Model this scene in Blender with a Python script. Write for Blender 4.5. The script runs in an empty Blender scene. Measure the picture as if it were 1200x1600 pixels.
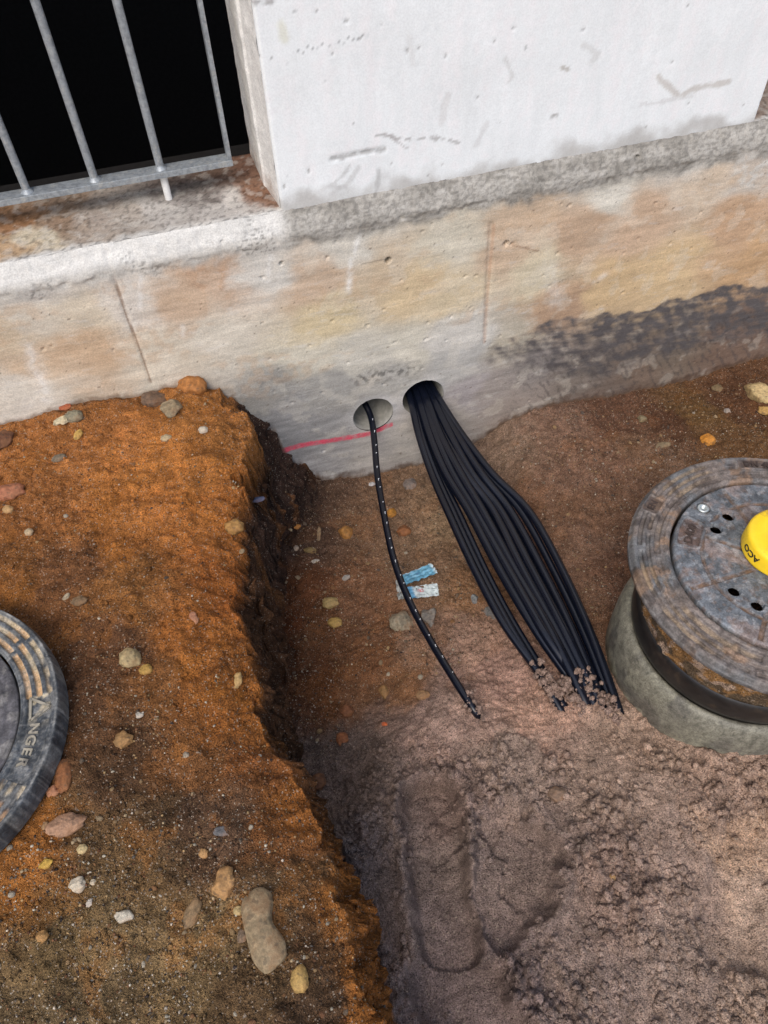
import bpy, math, random
import numpy as np
from mathutils import Matrix, Vector
random.seed(7); RNG = np.random.default_rng(7)
S = bpy.context.scene
COL = S.collection

# ------------------------------------------------------------------ camera
F = 1209.0
def unit(v): return v / np.linalg.norm(v)
D_ = unit(np.array([45., 970., F]))
h_ = (F*F - 970*453) / (970*.195 - 45)
X_ = unit(np.array([h_, -453 - .195*h_, F]))
U_ = -D_; U_ = unit(U_ - X_*(U_ @ X_)); Y_ = np.cross(U_, X_)
M_ = np.array([X_, Y_, U_]); C_ = np.array([0, -1.306, 1.5])
cam_d = bpy.data.cameras.new('camera'); cam = bpy.data.objects.new('camera', cam_d); COL.objects.link(cam)
cam_d.sensor_fit = 'VERTICAL'; cam_d.sensor_height = 24; cam_d.lens = 24*F/1600
cam_d.clip_start = .02; cam_d.clip_end = 300
R_ = Matrix([[M_[i][0], -M_[i][1], -M_[i][2]] for i in range(3)])
cam.matrix_world = Matrix.Translation(Vector(C_)) @ R_.to_4x4()
S.camera = cam

# ------------------------------------------------------------------ light
EL, AZ = math.radians(52), math.radians(212)          # sun high, behind the viewer's left shoulder
W = bpy.data.worlds.new("World"); S.world = W; W.use_nodes = True
nt = W.node_tree; nt.nodes.clear()
sky = nt.nodes.new('ShaderNodeTexSky'); sky.sky_type = 'NISHITA'; sky.sun_disc = False
sky.sun_elevation = EL; sky.sun_rotation = AZ; sky.air_density = 1.0; sky.dust_density = 3.0; sky.ozone_density = 1.0
bg = nt.nodes.new('ShaderNodeBackground'); bg.inputs['Strength'].default_value = .15
wo = nt.nodes.new('ShaderNodeOutputWorld')
nt.links.new(sky.outputs[0], bg.inputs[0]); nt.links.new(bg.outputs[0], wo.inputs[0])
sl = bpy.data.lights.new('sun', 'SUN'); sl.energy = .85; sl.angle = math.radians(25); sl.color = (1, .96, .9)
sun = bpy.data.objects.new('sun', sl); COL.objects.link(sun)
sd = Vector((math.sin(AZ)*math.cos(EL), math.cos(AZ)*math.cos(EL), math.sin(EL)))
sun.rotation_euler = (-sd).to_track_quat('-Z', 'Y').to_euler(); sun.location = sd*20
S.view_settings.view_transform = 'Standard'; S.view_settings.look = 'None'
S.view_settings.exposure = .52; S.view_settings.gamma = 1

# ------------------------------------------------------------------ helpers
def lin(c, k=1.0):
    c = np.asarray(c, float)/255
    return np.where(c <= .04045, c/12.92, ((c+.055)/1.055)**2.4)*k
def ray(px, py): return M_ @ np.array([px-600, py-800, F])
def on_z(px, py, z):
    r = ray(px, py); return C_ + r*(z-C_[2])/r[2]
def on_y(px, py, y):
    r = ray(px, py); return C_ + r*(y-C_[1])/r[1]
def hash2(ix, iy, s):
    n = (ix.astype(np.int64)*374761393 + iy.astype(np.int64)*668265263 + s*974634777) & 0x7fffffff
    n = ((n ^ (n >> 13))*1274126177) & 0x7fffffff
    n = ((n ^ (n >> 16))*374761393) & 0x7fffffff
    return (n ^ (n >> 15)) & 0xffff
def vnoise(x, y, s=0):
    ix = np.floor(x); iy = np.floor(y); fx = x-ix; fy = y-iy
    def g(dx, dy):
        a = hash2(ix+dx, iy+dy, s)/65536.*2*np.pi
        return np.cos(a)*(fx-dx) + np.sin(a)*(fy-dy)
    u = fx**3*(fx*(fx*6-15)+10); v = fy**3*(fy*(fy*6-15)+10)
    a = g(0,0)*(1-u)+g(1,0)*u; b = g(0,1)*(1-u)+g(1,1)*u
    return (a*(1-v)+b*v)*1.5
def fbm(x, y, sc, o=4, s=0, g=.5):
    t = 0; a = 1
    for k in range(o):
        t = t + a*vnoise(x*sc+17.3*k, y*sc-9.1*k, s+k*13); sc *= 2.03; a *= g
    return t
def worley(x, y, sc, s=0):
    X = x*sc; Y = y*sc; ix = np.floor(X); iy = np.floor(Y)
    d1 = np.full(X.shape, 9.); cid = np.zeros(X.shape)
    for dx in (-1,0,1):
        for dy in (-1,0,1):
            jx = ix+dx; jy = iy+dy
            px = jx + hash2(jx, jy, s)/65536.; py = jy + hash2(jx, jy, s+5)/65536.
            d = (X-px)**2+(Y-py)**2; m = d < d1
            cid = np.where(m, hash2(jx, jy, s+9)/65536., cid); d1 = np.minimum(d1, d)
    return np.sqrt(d1), cid
def sstep(a, b, x):
    t = np.clip((x-a)/(b-a), 0, 1); return t*t*(3-2*t)
def idw(x, y, pts, vals, p=4, eps=.02):
    vals = np.asarray(vals, float); v2 = vals.reshape(len(pts), -1)
    num = np.zeros(x.shape+(v2.shape[1],)); den = np.zeros(x.shape)
    for (a, b), v in zip(pts, v2):
        w = 1/((x-a)**2+(y-b)**2+eps**2)**(p/2)
        num += w[..., None]*v; den += w
    return num/den[..., None]
def seg_dist(x, y, pl):
    d = np.full(x.shape, 9.); tt = np.zeros(x.shape)
    for i in range(len(pl)-1):
        a = np.array(pl[i]); b = np.array(pl[i+1]); ab = b-a
        t = np.clip(((x-a[0])*ab[0]+(y-a[1])*ab[1])/(ab@ab), 0, 1)
        q = np.hypot(x-a[0]-t*ab[0], y-a[1]-t*ab[1]); m = q < d
        d = np.where(m, q, d); tt = np.where(m, (i+t)/(len(pl)-1), tt)
    return d, tt

def tag(o, label=None, cat=None, group=None, kind=None):
    if label: o['label'] = label
    if cat: o['category'] = cat
    if group: o['group'] = group
    if kind: o['kind'] = kind
    return o
def empty(name, loc=(0,0,0), label=None, cat=None, group=None):
    o = bpy.data.objects.new(name, None); COL.objects.link(o); o.location = loc; o.empty_display_size = .05
    return tag(o, label, cat, group)
def mesh_np(name, V, Fq, mat=None, parent=None, tint=None, smooth=True):
    V = np.asarray(V, np.float32); me = bpy.data.meshes.new(name)
    if isinstance(Fq, np.ndarray):
        n, k = Fq.shape
        me.vertices.add(len(V)); me.vertices.foreach_set('co', V.ravel())
        me.loops.add(n*k); me.loops.foreach_set('vertex_index', Fq.astype(np.int32).ravel())
        me.polygons.add(n); me.polygons.foreach_set('loop_start', np.arange(0, n*k, k, dtype=np.int32))
        me.update(calc_edges=True); me.validate()
    else:
        me.from_pydata([tuple(map(float, v)) for v in V], [], [tuple(f) for f in Fq]); me.update()
    if smooth: me.polygons.foreach_set('use_smooth', np.ones(len(me.polygons), bool))
    if tint is not None:
        a = me.color_attributes.new('tint', 'FLOAT_COLOR', 'POINT')
        c = np.ones((len(V), 4), np.float32); c[:, :3] = tint; a.data.foreach_set('color', c.ravel())
    if mat:
        for m in (mat if isinstance(mat, (list, tuple)) else [mat]): me.materials.append(m)
    o = bpy.data.objects.new(name, me); COL.objects.link(o); o.parent = parent
    return o
def grid_faces(nr, nc, wrap=False):
    r = np.arange(nr-1)[:, None]; c = np.arange(nc if wrap else nc-1)[None, :]
    c2 = (c+1) % nc
    return np.stack([r*nc+c, r*nc+c2, (r+1)*nc+c2, (r+1)*nc+c], -1).reshape(-1, 4)
def lathe(name, prof, mat, parent=None, seg=96, tint=None, smooth=True, jit=None):
    a = np.linspace(0, 2*np.pi, seg, endpoint=False)
    V = np.array([[r*math.cos(t), r*math.sin(t), z] for r, z in prof for t in a])
    if jit is not None: V = jit(V)
    fc = grid_faces(len(prof), seg, True)
    tv = tint(V) if callable(tint) else tint
    return mesh_np(name, V, fc, mat, parent, tv, smooth)
def catmull(P, n=10):
    P = np.asarray(P, float); Q = np.vstack([2*P[0]-P[1], P, 2*P[-1]-P[-2]]); out = []
    for i in range(1, len(Q)-2):
        for t in np.linspace(0, 1, n, endpoint=False):
            out.append(.5*((2*Q[i])+(-Q[i-1]+Q[i+1])*t+(2*Q[i-1]-5*Q[i]+4*Q[i+1]-Q[i+2])*t*t+(-Q[i-1]+3*Q[i]-3*Q[i+1]+Q[i+2])*t**3))
    out.append(P[-1]); return np.array(out)
def frames(P):
    T = np.gradient(P, axis=0); T /= np.linalg.norm(T, axis=1)[:, None]
    up = np.array([0,0,1.]); A = np.cross(T, up); A /= np.linalg.norm(A, axis=1)[:, None]
    B = np.cross(A, T); return T, A, B
def tube(name, P, r, mat, parent=None, seg=14, caps=True, rj=None):
    T, A, B = frames(P); th = np.linspace(0, 2*np.pi, seg, endpoint=False)
    rr = np.full(len(P), r) if rj is None else r*rj
    V = P[:, None]+rr[:, None, None]*(np.cos(th)[None, :, None]*A[:, None]+np.sin(th)[None, :, None]*B[:, None])
    V = V.reshape(-1, 3); fc = [tuple(f) for f in grid_faces(len(P), seg, True)]
    if caps:
        fc.append(tuple(range(seg))); fc.append(tuple((len(P)-1)*seg+k for k in range(seg))[::-1])
    return mesh_np(name, V, fc, mat, parent)
def box(name, a, b, mat, parent=None, bev=0.0, tint=None):
    import bmesh
    bm = bmesh.new(); bmesh.ops.create_cube(bm, size=1)
    for v in bm.verts:
        v.co = Vector([(a[i]+b[i])/2+v.co[i]*(b[i]-a[i]) for i in range(3)])
    if bev: bmesh.ops.bevel(bm, geom=list(bm.edges), offset=bev, segments=2, profile=.6, affect='EDGES')
    me = bpy.data.meshes.new(name); bm.to_mesh(me); bm.free(); me.materials.append(mat)
    if tint is not None:
        at = me.color_attributes.new('tint', 'FLOAT_COLOR', 'POINT')
        at.data.foreach_set('color', np.tile(np.array(list(tint)+[1], np.float32), len(me.vertices)))
    o = bpy.data.objects.new(name, me); COL.objects.link(o); o.parent = parent; return o
def text_mesh(txt, size, ext, bold=0.0):
    cu = bpy.data.curves.new('t', 'FONT'); cu.body = txt; cu.size = size; cu.extrude = ext; cu.offset = bold
    cu.align_x = 'CENTER'; cu.align_y = 'CENTER'; cu.resolution_u = 4
    ob = bpy.data.objects.new('t', cu); COL.objects.link(ob)
    bpy.context.view_layer.update()
    me = bpy.data.meshes.new_from_object(ob.evaluated_get(bpy.context.evaluated_depsgraph_get()))
    bpy.data.objects.remove(ob); bpy.data.curves.remove(cu)
    V = np.array([v.co[:] for v in me.vertices]); Fs = [tuple(p.vertices) for p in me.polygons]
    bpy.data.meshes.remove(me); return V, Fs
def merge(parts):
    V = []; Fs = []; n = 0
    for v, f in parts:
        V.append(v); Fs += [tuple(i+n for i in q) for q in f]; n += len(v)
    return np.vstack(V), Fs

# ------------------------------------------------------------------ materials
class NB:
    def __init__(s, name):
        s.m = bpy.data.materials.new(name); s.m.use_nodes = True; s.t = s.m.node_tree; s.t.nodes.clear()
        s.o = s.n('ShaderNodeOutputMaterial'); s.b = s.n('ShaderNodeBsdfPrincipled'); s.l(s.b.outputs[0], s.o.inputs[0])
        s.co = s.n('ShaderNodeTexCoord').outputs['Object']
    def n(s, t, **k):
        x = s.t.nodes.new(t)
        for a, v in k.items(): setattr(x, a, v)
        return x
    def l(s, a, b): s.t.links.new(a, b)
    def noise(s, sc, det=4, rough=.6, co=None):
        x = s.n('ShaderNodeTexNoise'); x.inputs['Scale'].default_value = sc; x.inputs['Detail'].default_value = det
        x.inputs['Roughness'].default_value = rough; s.l(co or s.co, x.inputs['Vector']); return x.outputs['Fac']
    def voro(s, sc, feat='F1', co=None):
        x = s.n('ShaderNodeTexVoronoi', feature=feat); x.inputs['Scale'].default_value = sc; s.l(co or s.co, x.inputs['Vector']); return x
    def rng(s, v, a, b, c, d):
        x = s.n('ShaderNodeMapRange'); s.l(v, x.inputs['Value'])
        for i, q in zip((1,2,3,4), (a,b,c,d)): x.inputs[i].default_value = q
        return x.outputs[0]
    def mul(s, a, b):
        x = s.n('ShaderNodeMath', operation='MULTIPLY'); s.l(a, x.inputs[0])
        if isinstance(b, float): x.inputs[1].default_value = b
        else: s.l(b, x.inputs[1])
        return x.outputs[0]
    def add(s, a, b):
        x = s.n('ShaderNodeMath', operation='ADD'); s.l(a, x.inputs[0]); s.l(b, x.inputs[1]); return x.outputs[0]
    def mix(s, f, a, b, mode='MIX'):
        x = s.n('ShaderNodeMix', data_type='RGBA', blend_type=mode)
        for v, i in ((f, 0), (a, 6), (b, 7)):
            if isinstance(v, (float, int)): x.inputs[i].default_value = v
            elif isinstance(v, (tuple, list, np.ndarray)): x.inputs[i].default_value = (*[float(q) for q in v], 1)
            else: s.l(v, x.inputs[i])
        return x.outputs[2]
    def attr(s, name='tint'): return s.n('ShaderNodeAttribute', attribute_name=name).outputs['Color']
    def scale(s, col, fac):
        x = s.n('ShaderNodeVectorMath', operation='SCALE'); s.l(col, x.inputs[0]); s.l(fac, x.inputs['Scale']); return x.outputs[0]
    def fin(s, col, rough=.9, bump=None, bs=.3, bd=.001, spec=.3, metal=0):
        if isinstance(col, (tuple, list, np.ndarray)): s.b.inputs['Base Color'].default_value = (*[float(q) for q in col], 1)
        else: s.l(col, s.b.inputs['Base Color'])
        if isinstance(rough, float): s.b.inputs['Roughness'].default_value = rough
        else: s.l(rough, s.b.inputs['Roughness'])
        s.b.inputs['Specular IOR Level'].default_value = spec; s.b.inputs['Metallic'].default_value = metal
        if bump is not None:
            x = s.n('ShaderNodeBump'); x.inputs['Strength'].default_value = bs; x.inputs['Distance'].default_value = bd
            s.l(bump, x.inputs['Height']); s.l(x.outputs[0], s.b.inputs['Normal'])
        return s.m
def soil_mat():
    b = NB('soil'); c = b.attr()
    n1 = b.noise(420, 3, .7); n2 = b.noise(60, 4, .6)
    c = b.scale(c, b.rng(n1, .37, .63, .5, 1.5)); c = b.scale(c, b.rng(n2, .25, .75, .78, 1.22))
    v = b.voro(520); sp = b.n('ShaderNodeSeparateColor'); b.l(v.outputs['Color'], sp.inputs[0])
    pale = b.rng(sp.outputs[0], .955, .965, 0, 1); dark = b.rng(sp.outputs[1], .93, .95, 0, 1)
    sc = b.mix(b.mul(pale, .65), c, (.42, .34, .26)); sc = b.mix(b.mul(dark, .6), sc, (.02, .014, .012))
    h = b.add(b.mul(n1, 1.0), b.mul(v.outputs['Distance'], .5))
    return b.fin(sc, .95, h, .85, .005, .15)
def stone_mat(name, attr):
    b = NB(name)
    c = b.attr() if attr else b.n('ShaderNodeObjectInfo').outputs['Color']
    n1 = b.noise(45, 5, .65); n2 = b.noise(300, 3, .6)
    c = b.scale(c, b.rng(n1, .37, .63, .72, 1.2)); c = b.scale(c, b.rng(n2, .37, .63, .85, 1.15))
    if not attr:
        n3 = b.noise(110, 6, .75); c = b.scale(c, b.rng(n3, .36, .64, .72, 1.22))
        c = b.mix(b.mul(b.rng(b.noise(38, 6, .75), .47, .62, 0, 1), .6), c, lin((112, 78, 48)))
        v = b.voro(230); sp = b.n('ShaderNodeSeparateColor'); b.l(v.outputs['Color'], sp.inputs[0]); c = b.mix(b.mul(b.rng(sp.outputs[0], .9, .92, 0, 1), .4), c, (.05, .04, .03))
        return b.fin(c, .7, b.add(b.mul(n3, 1.5), n1), .7, .0022, .35)
    return b.fin(c, .78, b.add(n2, n1), .5, .0015, .3)
def wall_mat():
    b = NB('weathered_concrete'); c = b.attr()
    mp = b.n('ShaderNodeMapping'); mp.inputs['Scale'].default_value = (.35, 1, 2.2); b.l(b.co, mp.inputs[0])
    n1 = b.noise(26, 8, .78, mp.outputs[0]); n2 = b.noise(330, 4, .7); n3 = b.noise(75, 8, .8)
    c = b.scale(c, b.rng(n1, .37, .63, .84, 1.12)); c = b.scale(c, b.rng(n2, .37, .63, .84, 1.14))
    c = b.mix(b.mul(b.rng(n3, .60, .70, 0, 1), .38), c, (.24, .20, .16))
    mp2 = b.n('ShaderNodeMapping'); mp2.inputs['Scale'].default_value = (.5, 1, 1.6); mp2.inputs['Location'].default_value = (3, 1, 7); b.l(b.co, mp2.inputs[0])
    n4 = b.noise(34, 8, .75, mp2.outputs[0]); sc_ = b.n('ShaderNodeSeparateColor'); b.l(b.attr(), sc_.inputs[0])
    c = b.mix(b.mul(b.mul(b.rng(n4, .56, .66, 0, 1), b.rng(sc_.outputs[2], .12, .3, .1, 1)), .35), c, (.64, .62, .58))
    st = b.n('ShaderNodeMapping'); st.inputs['Rotation'].default_value = (0, .5, 0); st.inputs['Scale'].default_value = (1, 1, 9); b.l(b.co, st.inputs[0])
    n5 = b.noise(30, 5, .7, st.outputs[0]); c = b.mix(b.mul(b.rng(n5, .66, .72, 0, 1), .3), c, (.3, .26, .22))
    return b.fin(c, .88, b.add(n2, b.mul(n3, 1.5)), .2, .0009, .2)
def paint_mat():
    b = NB('worn_white_paint'); c = b.attr()
    mp = b.n('ShaderNodeMapping'); mp.inputs['Scale'].default_value = (1.6, 1, .45); b.l(b.co, mp.inputs[0])
    n1 = b.noise(14, 7, .7, mp.outputs[0]); n2 = b.noise(300, 4, .7); n3 = b.noise(60, 9, .82)
    c = b.scale(c, b.rng(n1, .37, .63, .955, 1.02)); c = b.scale(c, b.rng(n2, .37, .63, .93, 1.04))
    c = b.mix(b.mul(b.rng(n3, .66, .72, 0, 1), .35), c, (.42, .41, .40))
    return b.fin(c, .8, b.add(n2, n3), .14, .0008, .25)
def cast_mat():
    b = NB('cast_iron_with_dirt'); c = b.attr()
    n1 = b.noise(70, 6, .7); n2 = b.noise(350, 3, .6); n3 = b.noise(28, 6, .75)
    c = b.scale(c, b.rng(n1, .37, .63, .65, 1.4)); c = b.scale(c, b.rng(n2, .37, .63, .8, 1.2))
    return b.fin(c, b.rng(n3, .35, .7, .38, .75), b.add(n2, n1), .45, .0014, .4)
def plain(name, col, rough, ns=60, amp=.2, spec=.4, metal=0, dirt=None, bs=.2, df=(.52, .66)):
    b = NB(name); n1 = b.noise(ns, 5, .65); rgb = b.n('ShaderNodeRGB'); rgb.outputs[0].default_value = (*[float(q) for q in col], 1)
    c = b.scale(rgb.outputs[0], b.rng(n1, .37, .63, 1-amp, 1+amp))
    if dirt is not None: c = b.mix(b.rng(b.noise(ns*.6, 6, .75), df[0], df[1], 0, .8), c, dirt)
    return b.fin(c, rough, n1, bs, .001, spec, metal)
M_soil = soil_mat(); M_stone = stone_mat('stone', False); M_grit = stone_mat('grit_stone', True); M_wall = wall_mat(); M_paint = paint_mat(); M_cast = cast_mat()
M_cable = plain('black_cable_jacket', (.0035, .005, .011), .27, 90, .2, .5, 0, (.014, .013, .015), 0.0, (.6, .85))
M_print = plain('white_cable_print', (.7, .7, .7), .6)
M_galv = plain('galvanised_steel', lin((150, 156, 160)), .5, 120, .22, .5, .35, lin((185, 185, 180)), .15)
M_white = plain('white_paint', lin((225, 224, 220)), .7, 80, .1)
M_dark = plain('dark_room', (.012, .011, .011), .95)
M_plastic = plain('grey_green_plastic', lin((112, 112, 98)), .6, 26, .2, .35, 0, lin((88, 82, 68)), .1, (.5, .72))
M_yellow = plain('yellow_plastic', lin((246, 206, 38)), .42, 40, .06, .5, 0, lin((176, 134, 66)), .06, (.52, .66))
M_ink = plain('black_lettering', (.02, .018, .015), .6)
M_zinc = plain('zinc_bolt', lin((190, 196, 194)), .35, 90, .15, .5, .6)
M_hole = plain('bare_concrete', lin((150, 148, 140)), .9, 60, .15)

# ------------------------------------------------------------------ terrain
LY = [-30, -1.5, -1.214, -1.143, -1.063, -.959, -.856, -.766, -.654, -.564, -.465, -.333, -.239, -.156, -.108, -.048, .05]
LX = [-.06, -.06, -.03, -.02, -.02, -.028, -.045, -.07, -.064, -.07, -.038, -.018, .004, .03, .026, .006, -.012]
FY = [-30, -1.5, -1.2, -1.143, -1.06, -.95, -.85, -.75, -.65, -.5, -.35, -.2, -.1, 0, .05]
FX = [.06, .045, .04, .026, .012, -.005, -.03, -.055, -.05, -.045, -.015, .06, .12, .19, .2]
FP = [(.2,0,.0),(.36,0,-.02),(.46,0,-.03),(.54,0,-.02),(.62,0,.007),(.71,0,.063),(.8,0,.081),(1,0,.053),(1.2,0,.045),(1.5,0,.065),
 (.2,-.2,0),(.4,-.2,0),(.12,-.4,-.01),(.35,-.45,.03),(.3,-.6,.06),(.1,-.6,.01),(.3,-.75,.11),(.47,-.7,.108),(.58,-.79,.11),(.15,-.8,.09),
 (.1,-.9,.12),(.3,-.95,.14),(.5,-1,.15),(.3,-1.1,.15),(.8,-1.0,.13),(.8,-1.2,.15),(1.2,-1,.14),(.1,-1.1,.14),(.05,-1.2,.14),
 (.75,-.2,.085),(.9,-.3,.08),(.7,-.45,.09),(1.2,-.3,.08),(1.1,-.6,.1),(.5,-.3,.01),(.62,-.6,.09),(.8,-.5,.1),(.05,-.75,.03),(0,-.7,.02),
 (.55,-.2,.0),(.4,-.6,.06)]
SANDH = [(.46, -.76, .004), (.50, -.79, .006), (.535, -.815, .006), (.575, -.85, .007), (.325, -.785, .006)]
def px_poly(pts, z): return [tuple(on_z(a, b, z)[:2]) for a, b in pts]
PRINTS = [(px_poly([(675, 1250), (679, 1300)], .14), .053, .05),
          (px_poly([(683, 1340), (695, 1420), (702, 1470)], .14), .049, .046),
          (px_poly([(800, 1300), (836, 1335), (815, 1390)], .14), .048, .030),
          (px_poly([(690, 1560), (740, 1560), (790, 1640), (800, 1700)], .14), .052, .036),
          (px_poly([(765, 1340), (785, 1440)], .14), .036, .022),
          (px_poly([(1170, 1345), (1260, 1340)], .14), .060, .014),
          (px_poly([(1150, 1450), (1300, 1470)], .14), .065, .016)]
def bank_mask(x, y, wob=True):
    w = fbm(x, y, 9, 4, 3)*.018 + fbm(x, y, 26, 3, 7)*.013 + fbm(x, y, 70, 3, 8)*.005 if wob else 0
    lx = np.interp(y, LY, LX)+w*.85; fx = np.interp(y, FY, FX)+w
    fx = np.maximum(fx, lx+.032)
    return 1-np.clip((x-lx)/(fx-lx), 0, 1)
def fine_amp(x, y): return 1-sstep(1.2, 2.5, np.hypot(x-.4, y+.6))
def H(x, y):
    x = np.asarray(x, float); y = np.asarray(y, float)
    m = bank_mask(x, y); fa = fine_amp(x, y)
    # bank
    zb = .428 + fbm(x, y, 3.5, 3, 21)*.014*fa
    zb = zb + fa*(fbm(x, y, 14, 3, 22)*.008 + fbm(x, y, 60, 4, 23)*.0034)
    wl, ci = worley(x+fbm(x, y, 30, 2, 5)*.01, y, 38, 31)
    zb = zb + fa*np.where(ci > .6, np.clip(.45-wl, 0, 1)*.014, 0)
    wl, ci = worley(x, y, 110, 33); zb = zb + fa*np.where(ci > .6, np.clip(.5-wl, 0, 1)*.0045, 0)
    zb = zb - .032*sstep(-.10, .012, x-np.interp(y, LY, LX)+fbm(x, y, 16, 3, 27)*.025)
    # rivulets running over the lip
    ed = np.abs(x-np.interp(y, LY, LX)); zb = zb - np.exp(-(ed/.05)**2)*np.abs(fbm(y, x*.25, 18, 3, 44))*.02
    zb = zb - .014*np.exp(-((x+.05)**2+(y+.42)**2)/.006)
    # floor
    zf = idw(x, y, [(a, b) for a, b, c in FP], [c for a, b, c in FP], 4, .06)[..., 0]
    crumb = sstep(-.72, -.86, y)*fa
    rough = np.ones_like(x); zp = np.zeros_like(x); pk = np.zeros_like(x); rimz = np.zeros_like(x)
    wx = x+fbm(x, y, 22, 3, 61)*.006; wy = y+fbm(x, y, 22, 3, 62)*.006
    for pl, rad, dep in PRINTS:
        d, t = seg_dist(wx, wy, pl); d = d+(fbm(x, y, 13, 4, 64)*.018 if rad != .053 and rad != .049 else fbm(x, y, 20, 3, 65)*.006)
        k = sstep(rad*1.16, rad*.72, d)
        zp = np.where(k > pk, dep*k, zp); pk = np.maximum(pk, k); rimz = np.maximum(rimz, dep*.3*np.exp(-((d-rad*1.25)/(rad*.2))**2))
        rough = rough*(1-.8*sstep(rad*1.1, rad*.8, d))
    zf = zf - zp + rimz*(1-pk)
    w1, c1 = worley(wx, wy, 42, 71); w2, c2 = worley(wx, wy, 95, 72); w3, c3 = worley(x, y, 190, 73)
    patch = sstep(-.25, .35, fbm(x, y, 5, 3, 74))
    sm = sstep(.2, .05, seg_dist(x, y, px_poly([(1180, 1330), (1190, 1480)], .14))[0]); patch = patch*(1-.8*sm)
    zf = zf + crumb*rough*patch*(np.where(c1 > .35, np.clip(.6-w1, 0, 1)*.034, 0)+np.where(c2 > .2, np.clip(.6-w2, 0, 1)*.014, 0))
    zf = zf + crumb*(.35+.65*rough)*np.clip(.5-w3, 0, 1)*.004
    zf = zf + fa*(fbm(x, y, 8, 3, 75)*.009+fbm(x, y, 40, 3, 76)*.0028+fbm(x, y, 110, 3, 77)*.0022)
    w4, c4 = worley(x, y, 60, 78)
    zf = zf + fa*(1-crumb)*(np.where(c4 > .7, np.clip(.45-w4, 0, 1)*.016, 0)+np.where(c2 > .55, np.clip(.5-w2, 0, 1)*.009, 0)+np.where(c3 > .4, np.clip(.5-w3, 0, 1)*.004, 0))
    rd = np.hypot(x-.806, y+.79); zf = zf + .022*np.exp(-((rd-.215)/.05)**2)*sstep(-.55, -.75, y)*sstep(.6, .68, x)*fa
    # sand heaped where the cables go under
    for hx, hy, hh in SANDH: zf = zf + hh*np.exp(-((x-hx)**2+(y-hy)**2)/.0016)*(1+.5*fbm(x, y, 60, 3, 79))
    s = m; prof = s**.8 if True else s
    # face profile: steep with a crumbly middle
    prof = sstep(0, 1, s)*.5+s*.5
    nw = sstep(-.42, -.12, y); st2 = np.where(s > .72, .34+.66*sstep(.72, 1.0, s), .34*s/.72); nz = sstep(-.16, -.03, y); st2 = st2*(1-nz)+(s*.97)*nz; prof = prof*(1-nw)+st2*nw
    face = 4*s*(1-s)
    wf, cf = worley(x*1.0+.3*zb, y, 30, 81)
    z = zf*(1-prof)+zb*prof + face*fa*(fbm(x*.5, y, 26, 4, 82)*.02+np.clip(.5-wf, 0, 1)*.03)
    return z
def drop(px, py):
    """the point of the ground seen at a place of the photo: ray against the height field"""
    r = ray(px, py); t = np.linspace(.5, 1.6, 2400)/abs(r[2])*1.0
    P = C_+r*t[:, None]; below = P[:, 2] < H(P[:, 0], P[:, 1])
    i = int(np.argmax(below)); return P[i]

BK = [(50,700,150,95,50),(150,700,165,105,55),(250,720,168,106,50),(330,640,155,100,50),(50,800,135,85,45),(200,820,160,100,48),(300,800,158,97,45),(350,900,145,84,36),(100,900,110,72,45),(200,920,130,85,45),(300,1000,142,86,38),(160,1000,98,66,45),(150,1100,88,60,42),(250,1080,115,75,42),(330,1100,132,80,36),(200,1200,88,63,45),(300,1200,110,72,42),(400,1200,120,73,38),(430,1300,118,75,42),(150,1300,98,74,50),(40,1350,140,88,40),(250,1320,88,67,48),(350,1300,84,62,48),(100,1450,112,90,62),(200,1450,117,94,66),(300,1500,120,97,68),(100,1560,98,80,58),(450,1400,98,74,52),(500,1450,92,66,45),(400,1560,92,71,50),(545,1430,130,82,38),(575,1520,130,80,34),(600,1580,130,80,34),(480,1560,80,60,45),(220,1360,107,82,55),(100,600,120,80,50),(370,800,140,85,38),(380,1080,135,82,36),(460,1250,130,80,36),(20,900,125,80,42)]
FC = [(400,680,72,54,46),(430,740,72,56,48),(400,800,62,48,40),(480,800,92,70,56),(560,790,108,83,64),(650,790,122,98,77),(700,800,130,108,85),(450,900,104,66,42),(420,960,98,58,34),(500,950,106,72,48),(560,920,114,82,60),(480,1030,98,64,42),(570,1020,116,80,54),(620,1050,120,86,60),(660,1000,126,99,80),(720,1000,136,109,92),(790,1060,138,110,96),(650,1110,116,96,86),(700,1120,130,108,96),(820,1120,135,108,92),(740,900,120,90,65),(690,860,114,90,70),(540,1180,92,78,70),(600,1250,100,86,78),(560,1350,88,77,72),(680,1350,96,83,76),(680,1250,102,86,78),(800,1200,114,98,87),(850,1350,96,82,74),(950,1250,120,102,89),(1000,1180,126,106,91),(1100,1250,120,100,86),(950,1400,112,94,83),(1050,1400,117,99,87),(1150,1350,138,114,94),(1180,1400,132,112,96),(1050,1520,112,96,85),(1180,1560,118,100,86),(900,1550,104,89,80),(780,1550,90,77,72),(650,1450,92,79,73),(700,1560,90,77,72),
 (800,680,118,98,82),(870,660,112,87,71),(950,650,92,66,50),(1050,650,84,58,42),(1150,620,84,58,40),(870,750,107,82,66),(950,720,112,84,66),(900,850,110,84,67),(950,900,98,72,56),(900,930,107,82,66),(930,800,107,80,61),(1000,700,107,82,63),(1180,700,92,66,42),(960,980,92,68,52),(1100,640,96,72,44)]  # floor colour samples; the sand gets darker towards the near end
BKp = [tuple(on_z(a, b, .43)[:2]) for a, b, *_ in BK]; BKc = lin([c[2:] for c in BK])
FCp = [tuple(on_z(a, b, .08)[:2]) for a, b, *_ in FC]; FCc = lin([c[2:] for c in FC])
KG = 1.1
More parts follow.
